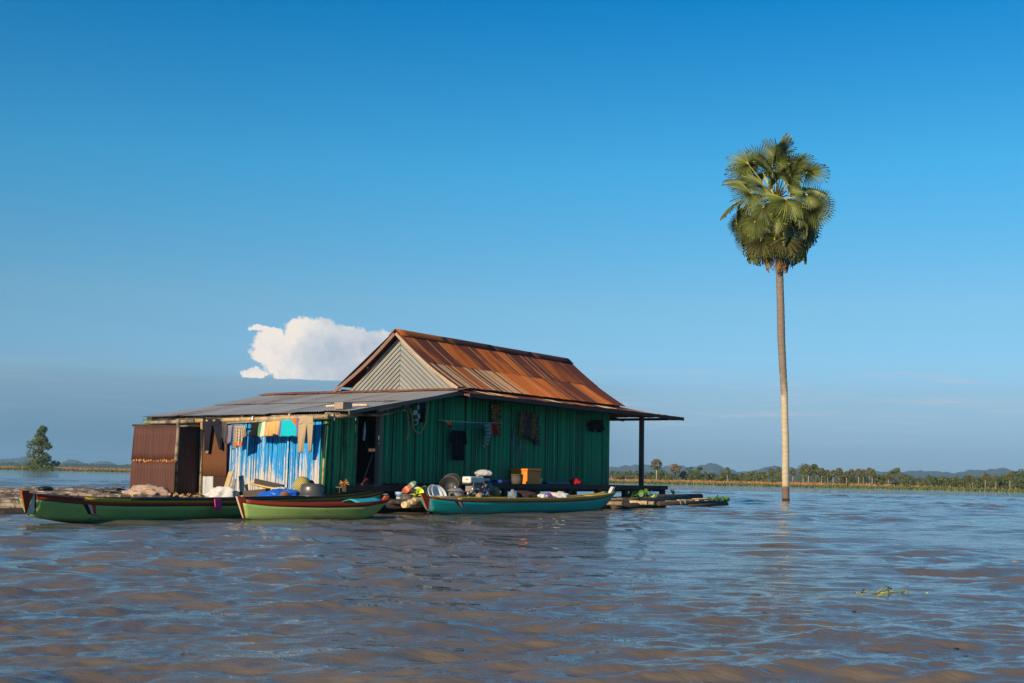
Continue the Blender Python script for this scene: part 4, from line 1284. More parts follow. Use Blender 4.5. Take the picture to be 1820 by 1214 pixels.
blot = t.noise(t.mapv(ob, (3, 3, 1.2)), 1.0, 4, 0.6)
edge = t.m('ADD', zz, t.m('MULTIPLY', t.m('SUBTRACT', blot, 0.5), 3.2))
c = t.mix(t.step(edge, 4.7, 5.6), (0.43, 0.37, 0.25), (0.19, 0.155, 0.125))       # pale lichen below, bare bark above
c = t.mix(t.step(t.m('ADD', zz, t.m('MULTIPLY', blot, 0.15)), 0.78, 0.66), c, (0.15, 0.105, 0.078))     # silt line of the flood
c = t.mix(t.step(t.m('ADD', zz, t.m('MULTIPLY', blot, 0.08)), 0.17, 0.11), c, (0.03, 0.025, 0.02))
c = t.n('ShaderNodeVectorMath', {0: c, 3: t.m('ADD', 0.42, t.m('ADD', t.m('MULTIPLY', rings, 0.85), t.m('MULTIPLY', blot, 0.3)))}, operation='SCALE').outputs[0]
bmp = t.n('ShaderNodeBump', {'Height': rings, 'Strength': 0.9, 'Distance': 0.04})
pr = t.n('ShaderNodeBsdfPrincipled', {'Base Color': c, 'Roughness': 0.85, 'Specular IOR Level': 0.2, 'Normal': bmp.outputs[0]})
t.n('ShaderNodeOutputMaterial', {0: pr.outputs[0]})
build(tb, 'trunk', mt, palm)
m_frond = M('fan_leaf_green', (0.135, 0.175, 0.036), 0.5, 0.15, 2, bump=0.05, rv=0.30, orv=0.25, spec=0.35, transl=0.22, col2=(0.165, 0.175, 0.05))
m_frond_old = M('fan_leaf_old', (0.17, 0.15, 0.05), 0.65, 0.2, 2, bump=0.05, rv=0.4, orv=0.3, spec=0.25, transl=0.2)
m_frond_dead = M('fan_leaf_dead', (0.24, 0.145, 0.065), 0.85, 0.25, 2, bump=0.05, rv=0.4, orv=0.3, spec=0.1, transl=0.15)
m_pet = M('yellow_leaf_stalk', (0.50, 0.38, 0.035), 0.5, 0.2, 4, bump=0.05, spec=0.35)
def fan_mesh(name, mat, seed, R_=1.0, spread=2.3, nseg=34, droop=0.25):
    """stiff costapalmate fan: folded segments joined for half their length, free pointed tips"""
    g = random.Random(seed)
    mb = MB()
    for i in range(nseg):
        f = (i + 0.5) / nseg * 2 - 1
        a = f * spread
        da = spread / nseg
        ln = R_ * (1.0 - 0.16 * abs(f) ** 2) * g.uniform(0.9, 1.08)
        def P(ang, r_, h):
            cup = 0.16 * r_ * r_ * (0.6 + 0.7 * abs(f)) + droop * max(0, r_ - 0.55) ** 1.6 * g.uniform(0.3, 1.5)
            return Vector((r_ * math.cos(ang), r_ * math.sin(ang), h - cup))
        w_ = da * 0.98
        st = [0.03, 0.3 * ln, 0.56 * ln, 0.82 * ln, ln]
        wf = [1, 1, 0.74, 0.40, 0.04]
        L_, Mi, Rr = [], [], []
        for r_, k in zip(st, wf):
            L_.append(P(a - w_ * k, r_, -0.012)); Mi.append(P(a, r_, 0.028 * k + 0.004)); Rr.append(P(a + w_ * k, r_, -0.012))
        mb.grid([[L_[k], Mi[k], Rr[k]] for k in range(5)], r=g.random(), smooth=False)
    o = build(mb, name, mat)
    me = o.data
    bpy.data.objects.remove(o)
    return me
FANS = [fan_mesh('fan', m_frond, s, 1.0, sp, 36, dr) for s, sp, dr in ((1, 2.35, 0.25), (2, 2.1, 0.4), (3, 2.5, 0.15))]
FOLD = [fan_mesh('fan_old', m_frond_old, 4, 1.0, 1.5, 28, 0.8), fan_mesh('fan_dead', m_frond_dead, 5, 0.85, 0.8, 20, 0.9)]
pet_mb = MB()
pet_mb.tube([Vector((0, 0, 0)), Vector((0.5, 0, 0.0)), Vector((0.96, 0, 0)), Vector((1.0, 0, 0.005)), Vector((1.07, 0, 0.005))], [0.045, 0.028, 0.022, 0.06, 0.015], 6, squash=0.6)
_o = build(pet_mb, 'stalk', m_pet); PET = _o.data; bpy.data.objects.remove(_o)
heart = tp[-1]
def palm_leaf(az, el, plen, size, me, tilt=0.55, roll=0.0, sag=0.0, base_dz=0.0):
    d = Vector((math.cos(el) * math.cos(az), math.cos(el) * math.sin(az), math.sin(el)))
    base = heart + ZUP * base_dz + Vector((d.x, d.y, 0)) * 0.12
    end = base + d * plen - ZUP * sag * plen * plen * 0.3
    pd = (end - base)
    lf = bpy.data.objects.new('palm_leaf', me)
    COL.objects.link(lf); lf.parent = palm
    ax = pd.normalized()
    side = ax.cross(ZUP)
    side = side.normalized() if side.length > 0.1 else Vector((-math.sin(az), math.cos(az), 0))
    nrm = side.cross(ax).normalized()
    # the blade bends down from the stalk
    ax2 = (ax * math.cos(tilt) - nrm * math.sin(tilt)).normalized()
    n2 = side.cross(ax2).normalized()
    s2 = n2.cross(ax2).normalized()
    Rm = Matrix((ax2, s2, n2)).transposed() @ Matrix.Rotation(roll, 3, 'X')
    LM = Matrix.Translation(end - PB) @ Rm.to_4x4() @ Matrix.Scale(size, 4)
    lf.matrix_local = LM
    st = bpy.data.objects.new('leaf_stalk', PET)
    COL.objects.link(st); st.parent = lf
    Rs = Matrix((ax, side, nrm)).transposed()
    Ms = Matrix.Translation(base - PB) @ Rs.to_4x4() @ Matrix.Diagonal((pd.length, 1, 1, 1))
    st.matrix_local = LM.inverted() @ Ms
    return lf
g = random.Random(43)
# young leaves above the heart, seen against the sky: (bearing in the frame: 0 right, pi left, -pi/2 towards us)
TOPL = [(2.6, 1.15, 2.0, 1.15), (1.4, 1.42, 2.1, 1.15), (-1.7, 1.25, 1.75, 1.15), (0.25, 1.10, 1.95, 1.1), (2.9, 0.80, 1.7, 1.1), (3.3, 0.42, 1.45, 1.15), (3.0, 0.95, 2.1, 1.05), (-0.2, 0.75, 1.75, 1.05), (0.6, 0.95, 1.8, 1.05), (-1.1, 0.78, 1.25, 1.05), (-2.2, 0.85, 1.5, 1.1), (1.9, 0.9, 1.7, 1.0), (-1.4, 1.45, 2.05, 1.1)]
for k, (a, e, pl, sz) in enumerate(TOPL):
    palm_leaf(a, e, pl, sz * 0.98, FANS[k % 3], 0.25 + 0.35 * g.random(), g.choice((-1, 1)) * g.uniform(0.5, 1.35), 0.05)
for k, (a, e, pl) in enumerate(((-0.3, 0.3, 1.3), (-1.2, 0.45, 1.0), (-2.3, 0.3, 1.2), (-1.5, 1.05, 1.0), (-1.0, 1.15, 1.35), (-2.1, 1.1, 1.3))):
    palm_leaf(a, e, pl, 1.05, FANS[k % 3], 0.5, g.choice((-1, 1)) * g.uniform(0.3, 1.0), 0.05)
for k in range(31):
    a = k * 2.39996 + 0.5
    e = 0.08 - 0.80 * k / 30 + g.gauss(0, 0.07)
    palm_leaf(a, e, (1.65 + 0.1 * g.random()) * (1.0 if k < 24 else 1.1), 0.95 * g.uniform(0.8, 1.2), FANS[k % 3] if k < 32 else FOLD[0], 0.5 + 0.6 * g.random(), g.gauss(0, 0.7), 0.18, -0.10 - 0.25 * k / 30)
for k in range(15):
    a = k * 2.39996 + 1.1
    palm_leaf(a, -0.92 - 0.2 * g.random(), 1.85 + 0.4 * g.random(), 0.98 * g.uniform(0.85, 1.1), (FANS[1] if k < 9 else FOLD[0]) if k < 13 else FOLD[1], 0.25, g.gauss(0, 0.3), 0.0, -0.35)
for k in range(6):
    a = k * 2.39996
    palm_leaf(a, -1.36, 2.0 + 0.5 * g.random(), 0.85, FOLD[1], 0.1, g.gauss(0, 0.3), 0.0, -0.5)
# flower stalks and leaf bases round the heart
fb = MB()
for k in range(70):
    a, e = g.uniform(0, 6.28), g.uniform(-1.2, 0.6)
    d = Vector((math.cos(e) * math.cos(a), math.cos(e) * math.sin(a), math.sin(e)))
    p0 = heart + ZUP * g.uniform(-0.7, 0.0) + Vector((d.x, d.y, 0)) * 0.1
    p1 = p0 + d * g.uniform(0.3, 0.85)
    fb.tube([p0, (p0 + p1) / 2 + ZUP * 0.05, p1 - ZUP * g.uniform(0, 0.25)], [0.03, 0.026, 0.012], 5)
build(fb, 'leaf_base', M('brown_leaf_base', (0.11, 0.062, 0.032), 0.85, 0.3, 5, rv=0.6), palm)

# ------------------------------------------------------------------ washing and other cloth
def cmat(name, col, **k):
    k.setdefault('var', 0.12); k.setdefault('bump', 0.05); k.setdefault('spec', 0.1); k.setdefault('scale', 5)
    return M(name, col, 0.9, **k)
def cloth(name, label, cat, pieces, hit, mats, out, group=None, fold=0.038, nfold=2.6, thick=0.008, sag=0.0):
    """hanging cloth: each piece is four frame corners (top left, top right, foot right, foot left) laid on a plane by hit()"""
    root = None
    mbs = {}
    og = None
    for pi, (quad, mi) in enumerate(pieces):
        a, b_, c, d_ = [hit(*p) for p in quad]
        og = og or (a + b_) / 2
        mb = mbs.setdefault((mi, pi if len({q[1] for q in pieces}) > 1 else 0), MB())
        n, m_ = 12, 12
        ph = rnd.random() * 6.28
        pts, uv = [], []
        for i in range(n + 1):
            s = i / n
            row, ru = [], []
            for j in range(m_ + 1):
                k = j / m_
                p = (a * (1 - k) + b_ * k) * (1 - s) + (d_ * (1 - k) + c * k) * s
                o = fold * (0.25 + 0.9 * s) * (math.sin(nfold * 2 * math.pi * k + ph + 0.8 * s) + 0.4 * math.sin(nfold * 4.7 * k + 2 * ph + 2 * s))
                edge = rnd.gauss(0, 0.006) if i == n else 0
                row.append(p + out * (o + 0.004 * pi) - ZUP * (sag * math.sin(math.pi * k) * (1 - s)) + ZUP * edge)
                ru.append((k * (b_ - a).length, s * (d_ - a).length))
            pts.append(row); uv.append(ru)
        mb.grid(pts, uv)
    if len(mbs) == 1:
        (mi, k_), mb = list(mbs.items())[0]
        o = build(mb, name, mats[mi], None, solid=thick, base=og)
        return tag(o, label, cat, group)
    root = thing(name, label, cat, og, group)
    for (mi, k_), mb in mbs.items():
        build(mb, 'cloth_piece', mats[mi], root, solid=thick)
    return root
def checks(name, c1, c2, sc, lines=False):
    if name in MATS:
        return MATS[name]
    m = bpy.data.materials.new(name); m.use_nodes = True
    t = NT(m.node_tree)
    uv = t.n('ShaderNodeTexCoord').outputs['UV']
    if lines:
        s = t.n('ShaderNodeSeparateXYZ', {0: t.mapv(uv, (sc, sc, 1))})
        f = t.m('MAXIMUM', t.step(t.m('FRACT', s.outputs[0]), 0.72, 0.8), t.step(t.m('FRACT', s.outputs[1]), 0.72, 0.8))
        c = t.mix(f, c1, c2)
    else:
        ck = t.n('ShaderNodeTexChecker', {'Vector': uv, 'Scale': sc})
        c = t.mix(ck.outputs[1], c1, c2)
    p = t.n('ShaderNodeBsdfPrincipled', {'Base Color': c, 'Roughness': 0.9, 'Specular IOR Level': 0.1})
    t.n('ShaderNodeOutputMaterial', {0: p.outputs[0]})
    MATS[name] = m
    return m
def blotch(name, c1, c2, sc):
    if name in MATS:
        return MATS[name]
    m = bpy.data.materials.new(name); m.use_nodes = True
    t = NT(m.node_tree)
    uv = t.n('ShaderNodeTexCoord').outputs['UV']
    v = t.n('ShaderNodeTexVoronoi', {'Vector': uv, 'Scale': sc}, feature='DISTANCE_TO_EDGE')
    n = t.noise(uv, sc * 0.8, 3, 0.6)
    c = t.mix(t.step(t.m('ADD', v.outputs[0], t.m('MULTIPLY', n, 0.25)), 0.24, 0.30), c1, c2)
    p = t.n('ShaderNodeBsdfPrincipled', {'Base Color': c, 'Roughness': 0.9, 'Specular IOR Level': 0.1})
    t.n('ShaderNodeOutputMaterial', {0: p.outputs[0]})
    MATS[name] = m
    return m
RODU = -2.42
F = lambda x, y: Up(x, y, RODU - 0.035)
rod = pole([Up(404, 752, RODU), Up(480, 748, RODU), Up(575, 742, RODU)], 0.022, m_bamboo, 'washing_pole')
tag(rod, 'pale bamboo pole carrying the washing before the blue wall', 'pole')
WG = 'washing on the bamboo pole'
cloth('shirt', 'faded purple grey shirt hanging beside the plaid shirt', 'shirt', [([(405, 756), (414, 755), (412, 785), (405, 790)], 0)], F, [cmat('faded_purple', (0.20, 0.17, 0.25))], -E1, WG)
cloth('plaid_shirt', 'brown and white plaid shirt at the left end of the washing', 'shirt', [([(416, 755), (434, 756), (431, 790), (413, 800)], 0), ([(430, 757), (435, 756), (440, 774), (431, 779)], 0), ([(419, 786), (431, 786), (431, 793), (420, 793)], 1)], F,
      [checks('brown_plaid', (0.10, 0.045, 0.03), (0.55, 0.48, 0.36), 26, True), cmat('orange_cloth', (0.60, 0.12, 0.02))], -E1, WG)
cloth('shorts', 'black shorts on the washing pole', 'shorts', [([(446, 751), (463, 752), (460, 776), (448, 775)], 0)], F, [cmat('black_cloth', (0.014, 0.013, 0.015))], -E1, WG)
cloth('towel', 'green and cream striped towel on the washing pole', 'towel', [([(461, 752), (466, 751), (464, 777), (459, 774)], 0), ([(466, 751), (473, 749), (470, 776), (464, 777)], 1)], F, [cmat('green_cloth', (0.10, 0.33, 0.15)), cmat('cream_cloth', (0.62, 0.62, 0.52))], -E1, WG)
cloth('cardigan', 'ochre yellow top hanging doubled on the washing pole', 'top', [([(474, 750), (486, 749), (484, 775), (470, 775)], 0), ([(485, 749), (499, 748), (496, 773), (485, 771)], 0)], F, [cmat('ochre_cloth', (0.55, 0.35, 0.13))], -E1, WG, fold=0.03)
cloth('towel', 'turquoise towel with a purple and orange edge on the washing pole', 'towel', [([(498, 748), (501, 747.5), (499, 776), (495, 776)], 1), ([(501, 747.5), (528, 744.5), (528, 775), (499, 776)], 0), ([(527, 744.5), (532, 744), (530, 777), (527, 777)], 1), ([(518, 745), (527.5, 744.3), (528, 757), (525, 755)], 2)], F,
      [cmat('turquoise_cloth', (0.01, 0.40, 0.46)), cmat('violet_cloth', (0.13, 0.12, 0.30)), cmat('orange_cloth', (0.60, 0.12, 0.02))], -E1, WG, fold=0.008)
cloth('trousers', 'khaki trousers hanging from the right end of the washing pole', 'trousers', [([(532, 743), (557, 741), (557, 752), (531, 754)], 0), ([(531, 753), (546, 752), (537, 805), (530, 806)], 0), ([(546, 752), (557.5, 751), (554, 802), (550, 804)], 0)], F, [cmat('khaki_cloth', (0.36, 0.28, 0.17))], -E1, WG, fold=0.02, nfold=1.5)
J = lambda x, y: Up(x, y, -2.17)
cloth('jeans', 'dark jeans hung over the iron screen beside the bathing stall', 'trousers', [([(361, 743), (393, 744), (392, 757), (362, 757)], 0), ([(362, 756), (377, 756), (371, 803), (365, 804)], 0), ([(379, 756), (394, 757), (394, 799), (390, 799)], 0), ([(366, 801), (371, 801), (371, 805), (366, 805)], 1)], J, [cmat('dark_denim', (0.016, 0.016, 0.026)), cmat('pale_lining', (0.35, 0.33, 0.30))], -E1, fold=0.02)
cloth('curtain', 'dull grey cloth hung behind the jeans', 'cloth', [([(391, 745), (404, 748), (403, 790), (392, 772)], 0)], lambda x, y: Up(x, y, -2.13), [cmat('dull_grey_cloth', (0.075, 0.07, 0.075))], -E1)
# along the long wall
def Wl(o):
    return lambda x, y: Vp(x, y, -0.05 - o)
GW = 'clothes hung along the long green wall'
cloth('dress', 'black long shirt hanging below the hangers on the green wall', 'shirt', [([(803, 765), (826, 766), (824, 818), (803, 817)], 0), ([(800, 768), (805, 766), (804, 787), (800, 786)], 0), ([(824, 766), (828, 769), (828, 790), (824, 789)], 0)], Wl(0.12), [cmat('black_cloth', (0.014, 0.013, 0.015))], -E2, GW)
cloth('towel', 'grey green plaid towel over the wall rail beside a red cloth', 'towel', [([(860, 751), (873, 752), (876, 771), (862, 775)], 0), ([(861, 772), (874, 771), (866, 793), (857, 797)], 0)], Wl(0.2), [checks('grey_green_plaid', (0.10, 0.20, 0.13), (0.34, 0.36, 0.34), 18)], -E2, GW, fold=0.04)
cloth('cloth', 'small bright red cloth on the right end of the wall rail', 'cloth', [([(874, 753), (880, 752), (882, 771), (877, 772)], 0)], Wl(0.22), [cmat('bright_red_cloth', (0.45, 0.015, 0.02))], -E2, GW)
cloth('cloth', 'orange yellow cloth at the left end of the wall rail', 'cloth', [([(793, 749), (803, 746), (803, 758), (795, 753)], 0), ([(798, 753), (803, 752), (802, 761), (798, 760)], 1)], Wl(0.2), [cmat('amber_cloth', (0.75, 0.30, 0.02)), cmat('bright_red_cloth', (0.45, 0.015, 0.02))], -E2, GW, fold=0.03)
cloth('sarong', 'yellow and black leopard print sarong under the eave', 'sarong', [([(874, 718), (892, 718), (891, 773), (876, 772)], 0)], Wl(0.1), [blotch('leopard_print', (0.03, 0.02, 0.012), (0.42, 0.29, 0.07), 26)], -E2, GW, fold=0.025)
cloth('sarong', 'dark floral sarong with ochre border on the green wall', 'sarong', [([(924, 733), (932, 733), (930, 774), (923, 776)], 1), ([(932, 733), (945, 734), (944, 781), (930, 776)], 0), ([(945, 734), (954, 735), (955, 785), (944, 781)], 1)], Wl(0.1), [blotch('dark_floral', (0.012, 0.012, 0.03), (0.20, 0.15, 0.10), 34), blotch('ochre_floral', (0.05, 0.035, 0.02), (0.32, 0.24, 0.08), 30)], -E2, GW, fold=0.02)
cloth('shawl', 'blue and pink patterned shawl behind the floral sarong', 'shawl', [([(953, 735), (959, 736), (960, 792), (951, 791)], 0)], Wl(0.05), [blotch('blue_pattern', (0.03, 0.10, 0.19), (0.30, 0.12, 0.12), 22)], -E2, GW)
cloth('shorts', 'black shorts pinned near the far end of the green wall', 'shorts', [([(1047, 747), (1070, 746), (1071, 757), (1046, 757)], 0), ([(1046, 756), (1058, 757), (1055, 768), (1047, 765)], 0), ([(1057, 757), (1071, 756), (1075, 763), (1064, 769)], 0)], Wl(0.06), [cmat('black_cloth', (0.014, 0.013, 0.015))], -E2, GW)
cloth('towel', 'green and white checked towel hanging by the coiled hose', 'towel', [([(736, 722), (744, 719), (746, 745), (735, 748)], 0), ([(735, 746), (744, 745), (741, 756), (737, 755)], 0)], Wl(0.14), [checks('green_white_check', (0.03, 0.12, 0.07), (0.50, 0.52, 0.50), 9)], -E2, GW, fold=0.03)
cloth('jacket', 'navy jacket hanging behind the coiled hose', 'jacket', [([(743, 718), (757, 716), (757, 728), (744, 729)], 0), ([(746, 727), (757, 727), (754, 751), (747, 750)], 1)], Wl(0.08), [cmat('navy_cloth', (0.018, 0.035, 0.10)), cmat('black_cloth', (0.014, 0.013, 0.015))], -E2, GW, fold=0.03)
cloth('rag', 'small grey rag tucked under the rake of the lean-to roof', 'rag', [([(718, 716), (727, 718), (726, 727), (720, 728)], 0)], Wl(0.06), [cmat('grey_rag', (0.26, 0.24, 0.21))], -E2, GW, fold=0.03)
# rail, hangers and hoses on the wall
rl = thing('clothes_rail', 'thin pale rail of empty teal hangers along the green wall', 'rail', Vp(835, 750, -0.2))
pole([Vp(777, 746, -0.06), Vp(792, 748, -0.24), Vp(840, 751, -0.26), Vp(892, 752, -0.2)], 0.013, M('pale_pipe', (0.42, 0.43, 0.45), 0.5), 'rail_pole', rl)
for k in range(9):
    x = 800 + k * 7.0
    hb = MB()
    c = Vp(x, 750.5, -0.26)
    tw = rnd.uniform(0.5, 1.1)
    ax = (E1 * math.cos(tw) - E2 * math.sin(tw))
    hb.tube([c + ZUP * 0.012, c + ax * 0.012 - ZUP * 0.02, c - ZUP * 0.05, c + ax * 0.17 - ZUP * 0.13, c + ax * 0.15 - ZUP * 0.15, c - ax * 0.15 - ZUP * 0.15, c - ax * 0.17 - ZUP * 0.13, c - ZUP * 0.05], 0.009, 5)
    h_ = build(hb, 'clothes_hanger', M('teal_plastic', (0.02, 0.20, 0.20), 0.5), None, base=c)
    tag(h_, 'empty teal clothes hanger, %s from the left on the wall rail' % ('first second third fourth fifth sixth seventh eighth ninth'.split()[k]), 'hanger', 'teal hangers on the wall rail')
def rope(pts, r_, mat, name, label, cat):
    b = MB(); n = len(pts); P2 = []
    for i in range(n - 1):
        p0, p1, p2, p3 = pts[max(i - 1, 0)], pts[i], pts[i + 1], pts[min(i + 2, n - 1)]
        for k in range(6):
            t_ = k / 6
            P2.append(0.5 * ((2 * p1) + (p2 - p0) * t_ + (2 * p0 - 5 * p1 + 4 * p2 - p3) * t_ ** 2 + (3 * p1 - p0 - 3 * p2 + p3) * t_ ** 3))
    P2.append(pts[-1])
    b.tube(P2, r_, 6)
    return tag(build(b, name, mat, None, base=pts[0]), label, cat)
m_hose = M('yellowed_hose', (0.42, 0.30, 0.12), 0.5, 0.15)
rope([Vp(x, y, -0.24) for x, y in ((729, 728), (733, 742), (735, 760), (743, 770), (750, 766), (757, 748), (761, 714))], 0.014, m_hose, 'hose', 'yellowed hose looped in a long bight on the green wall', 'hose')
rope([Vp(x, y, -0.12) for x, y in ((724, 729), (726, 752), (726, 770), (723, 782))], 0.012, m_hose, 'rope_end', 'short yellowed rope end hanging left of the looped hose', 'rope')
for x, y, lb_ in ((926, 733, 'left corner of the floral sarong'), (939, 734, 'middle of the floral sarong'), (1047, 748, 'left corner of the far black shorts'), (1067, 746, 'right corner of the far black shorts')):
    b = MB(); b.box(Vp(x, y, -0.19), E1 * 0.014, E2 * 0.012, ZUP * 0.04)
    p_ = build(b, 'clothes_peg', M('red_plastic', (0.45, 0.03, 0.05), 0.5), None, base=Vp(x, y, -0.19)); tag(p_, 'small red clothes peg at the ' + lb_, 'peg', 'pegs on the green wall')

# ------------------------------------------------------------------ household things on the landing, by the boats and on the roof
def frame_at(p, tilt=0.0, to=(1, 0, 0)):
    """upright frame at p, tilted by an angle towards a horizontal direction"""
    ax = ZUP.cross(Vector(to)).normalized()
    return Matrix.Translation(p) @ Matrix.Rotation(tilt, 4, ax)
def tub(name, label, cat, p, r_, h, mat, tilt=0.0, to=(0, -1, 0), flare=0.8, group=None, lip=0.012, wall=0.02, mats2=None):
    m_ = MB()
    m_.lathe([(0.001, 0.0), (r_ * flare, 0.0), (r_ * (flare + 1) / 2 * 1.02, h * 0.5), (r_, h), (r_ + lip, h + 0.003), (r_ + lip, h - 0.014), (r_ + lip * 0.4, h - 0.016)], frame_at(p, tilt, to), 26)
    m_.lathe([(r_ + lip, h + 0.003), (r_ - wall * 0.5, h), (r_ * flare - wall * 0.6, wall), (0.001, wall)], frame_at(p, tilt, to), 26)
    return tag(build(m_, name, mat, None, base=p), label, cat, group)
def plas(name, c, rough=0.4):
    return M(name, c, rough, 0.1, 6, bump=0.04, spec=0.45)
m_alu, m_soot = M('dull_aluminium', (0.40, 0.39, 0.37), 0.42, 0.25, 8, bump=0.05, metal=0.6, spec=0.5), M('sooty_metal', (0.055, 0.052, 0.05), 0.5, 0.35, 7, bump=0.1, spec=0.5)
V1 = -1.15
def at1(px, py, v=V1):
    return Vp(px, py, v)
px_m = lambda p: FPX / p.y
def sz(px, p):
    return px * p.y / FPX
def item(fn, px, py, v):
    return Vp(px, py, v)
p = at1(710, 887); tub('bucket', 'small white bucket with a blue band at the left of the pots', 'bucket', p, sz(6.5, p), sz(12, p), plas('white_plastic', (0.55, 0.58, 0.58)), flare=0.85)
p2 = MB(); p2.lathe([(sz(6.25, p), sz(4, p)), (sz(6.5, p), sz(8.5, p))], frame_at(p - E1 * 0.0), 26)
bk = bpy.data.objects['bucket']
build(p2, 'printed_band', plas('blue_print', (0.03, 0.16, 0.38)), bk, solid=0.004)
p = at1(722, 890, -1.35); tub('cooking_pot', 'dull metal cooking pot beside the white bucket', 'pot', p, sz(11, p), sz(11, p), M('grey_pot', (0.16, 0.155, 0.15), 0.4, 0.3, 8, bump=0.05, metal=0.5), flare=0.95)
p = at1(739, 889, -1.3); tub('cooking_pot', 'smaller blackened pot right of the dull metal pot', 'pot', p, sz(7, p), sz(11, p), m_soot, flare=0.95)
p = at1(728, 877); tub('tub', 'terracotta red tub tipped over behind the metal pot', 'tub', p, sz(8, p), sz(11, p), plas('terracotta_plastic', (0.42, 0.10, 0.05)), 0.9, (-0.6, -0.8, 0))
p = at1(737, 870, -1.0); tub('tub', 'grey green tub tipped over on the terracotta tub', 'tub', p, sz(9, p), sz(11, p), plas('grey_green_plastic', (0.10, 0.17, 0.12)), 0.8, (-0.7, -0.7, 0))
p = at1(748, 868, -0.9); tub('tub', 'straw yellow tub lying upside down on the heap of tubs', 'tub', p, sz(11, p), sz(15, p), plas('straw_plastic', (0.40, 0.29, 0.12)), 2.5, (0.6, 0.2, 0), flare=0.85)
p = at1(744, 880, -1.2); tub('bowl', 'pale cream bowl behind the lime colander', 'bowl', p, sz(9, p), sz(11, p), plas('cream_plastic', (0.48, 0.42, 0.20)), 1.0, (-0.3, -0.9, 0))
p = at1(746, 876, -1.35); tub('colander', 'lime green colander facing the water', 'colander', p, sz(6, p), sz(6, p), plas('lime_plastic', (0.42, 0.60, 0.02)), 1.3, (0.1, -1, 0))
p = at1(733, 885, -1.42); tub('colander', 'small lime green dish in the dull metal pot', 'dish', p, sz(5, p), sz(6, p), plas('lime_plastic', (0.42, 0.60, 0.02)), 0.2, (0.1, -1, 0))
p = at1(755, 881, -1.3); tub('dish', 'lime green dish leaning against the white basins', 'dish', p, sz(4.5, p), sz(5, p), plas('lime_plastic', (0.42, 0.60, 0.02)), 1.1, (-0.3, -1, 0))
GB = 'white basins stacked on edge'
for k, (x, y) in enumerate(((769, 880), (776, 881))):
    p = at1(x, y, -1.42 - 0.05 * k)
    tub('basin', ('white enamel basin standing on edge, behind the other', 'white enamel basin on edge with its open side to the water')[k], 'basin', p, sz(16, p), sz(8, p), plas('white_enamel', (0.66, 0.66, 0.65), 0.3), 1.05, (0.75, -0.66, 0), flare=0.7, group=GB)
p = at1(788, 875, -1.0); tub('basin', 'grey green plastic basin tipped behind the white basins', 'basin', p, sz(14, p), sz(14, p), plas('sage_plastic', (0.14, 0.22, 0.17)), 2.2, (-0.5, 0.4, 0), flare=0.85)
GD = 'big black tubs leaning together'
for k, (x, y, r_) in enumerate(((806, 866, 20), (800, 868, 17))):
    p = at1(x, y, -0.65 - 0.25 * k)
    tub('wash_tub', ('big black rubber tub leaning on the wall side', 'black rubber tub in front of the bigger black one')[k], 'tub', p, sz(r_, p), sz(13, p), plas('black_rubber', (0.018, 0.018, 0.019), 0.55), 1.15, (-0.45 + 0.3 * k, -0.9, 0), flare=0.85, group=GD)
p = at1(811, 886, -1.45); tub('cooking_pot', 'silvery aluminium pot left of the engine', 'pot', p, sz(14, p), sz(13, p), m_alu, flare=0.95)
p = at1(809, 873, -1.45)
m_ = MB(); m_.lathe([(sz(14.5, p), 0.0), (sz(13, p), sz(2, p)), (sz(8, p), sz(5.5, p)), (0.001, sz(6.5, p))], frame_at(p), 24); m_.lathe([(sz(2, p), sz(6, p)), (sz(2.4, p), sz(9, p)), (0.001, sz(9.4, p))], frame_at(p), 10)
tag(build(m_, 'pot_lid', m_alu, None, base=p), 'domed lid lying on the silvery pot', 'lid')
b = MB(); b.tube([at1(796, 887, -1.6), at1(812, 884, -1.62), at1(838, 880, -1.6)], [0.02, 0.025, 0.03], 8)
tag(build(b, 'propeller_shaft', m_soot, None, base=at1(812, 884, -1.6)), 'dark metal shaft lying across the teal canoe before the engine', 'shaft')

# boat engine
EP = at1(850, 880, -1.55)
eng = thing('boat_engine', 'small boat engine with a white fuel tank standing in the teal canoe', 'engine', EP)
k1 = 1 / px_m(EP)
def epx(x, y, dv=0.0):
    return Vp(x, y, -1.55 + dv)
def ebox(name, x0, y0, x1, y1, depth, mat, dv=0.0, bev=0.012):
    a, c = epx(x0, y1, dv), epx(x1, y0, dv)
    ctr = (a + c) / 2
    hx = (epx(x1, y1, dv) - a) / 2
    m_ = MB(); m_.box(ctr, hx, E2 * depth, ZUP * (c.z - a.z) / 2)
    o = build(m_, name, mat, eng)
    md = o.modifiers.new('round', 'BEVEL'); md.width = bev; md.segments = 3
    return o
m_eng = M('greasy_engine_metal', (0.16, 0.15, 0.14), 0.5, 0.6, 12, bump=0.3, metal=0.4, rv=0.8, spec=0.5)
ebox('fuel_tank', 828.5, 847, 853, 858.5, 0.13, plas('cream_enamel', (0.60, 0.58, 0.52), 0.35), bev=0.035)
ebox('tank_strap', 828, 858.5, 854, 860.5, 0.12, m_soot)
ebox('crank_case', 834, 861, 858, 876, 0.12, m_eng)
ebox('air_filter', 855.5, 850, 867, 855, 0.08, m_white, bev=0.02)
ebox('filter_cap', 854.5, 845, 868, 850.5, 0.08, m_black, bev=0.02)
ebox('cylinder_block', 852, 859, 866, 872, 0.09, m_eng)
for k in range(6):
    ebox('cooling_fin', 851 , 860 + k * 2.0, 868, 861 + k * 2.0, 0.11, m_eng, bev=0.002)
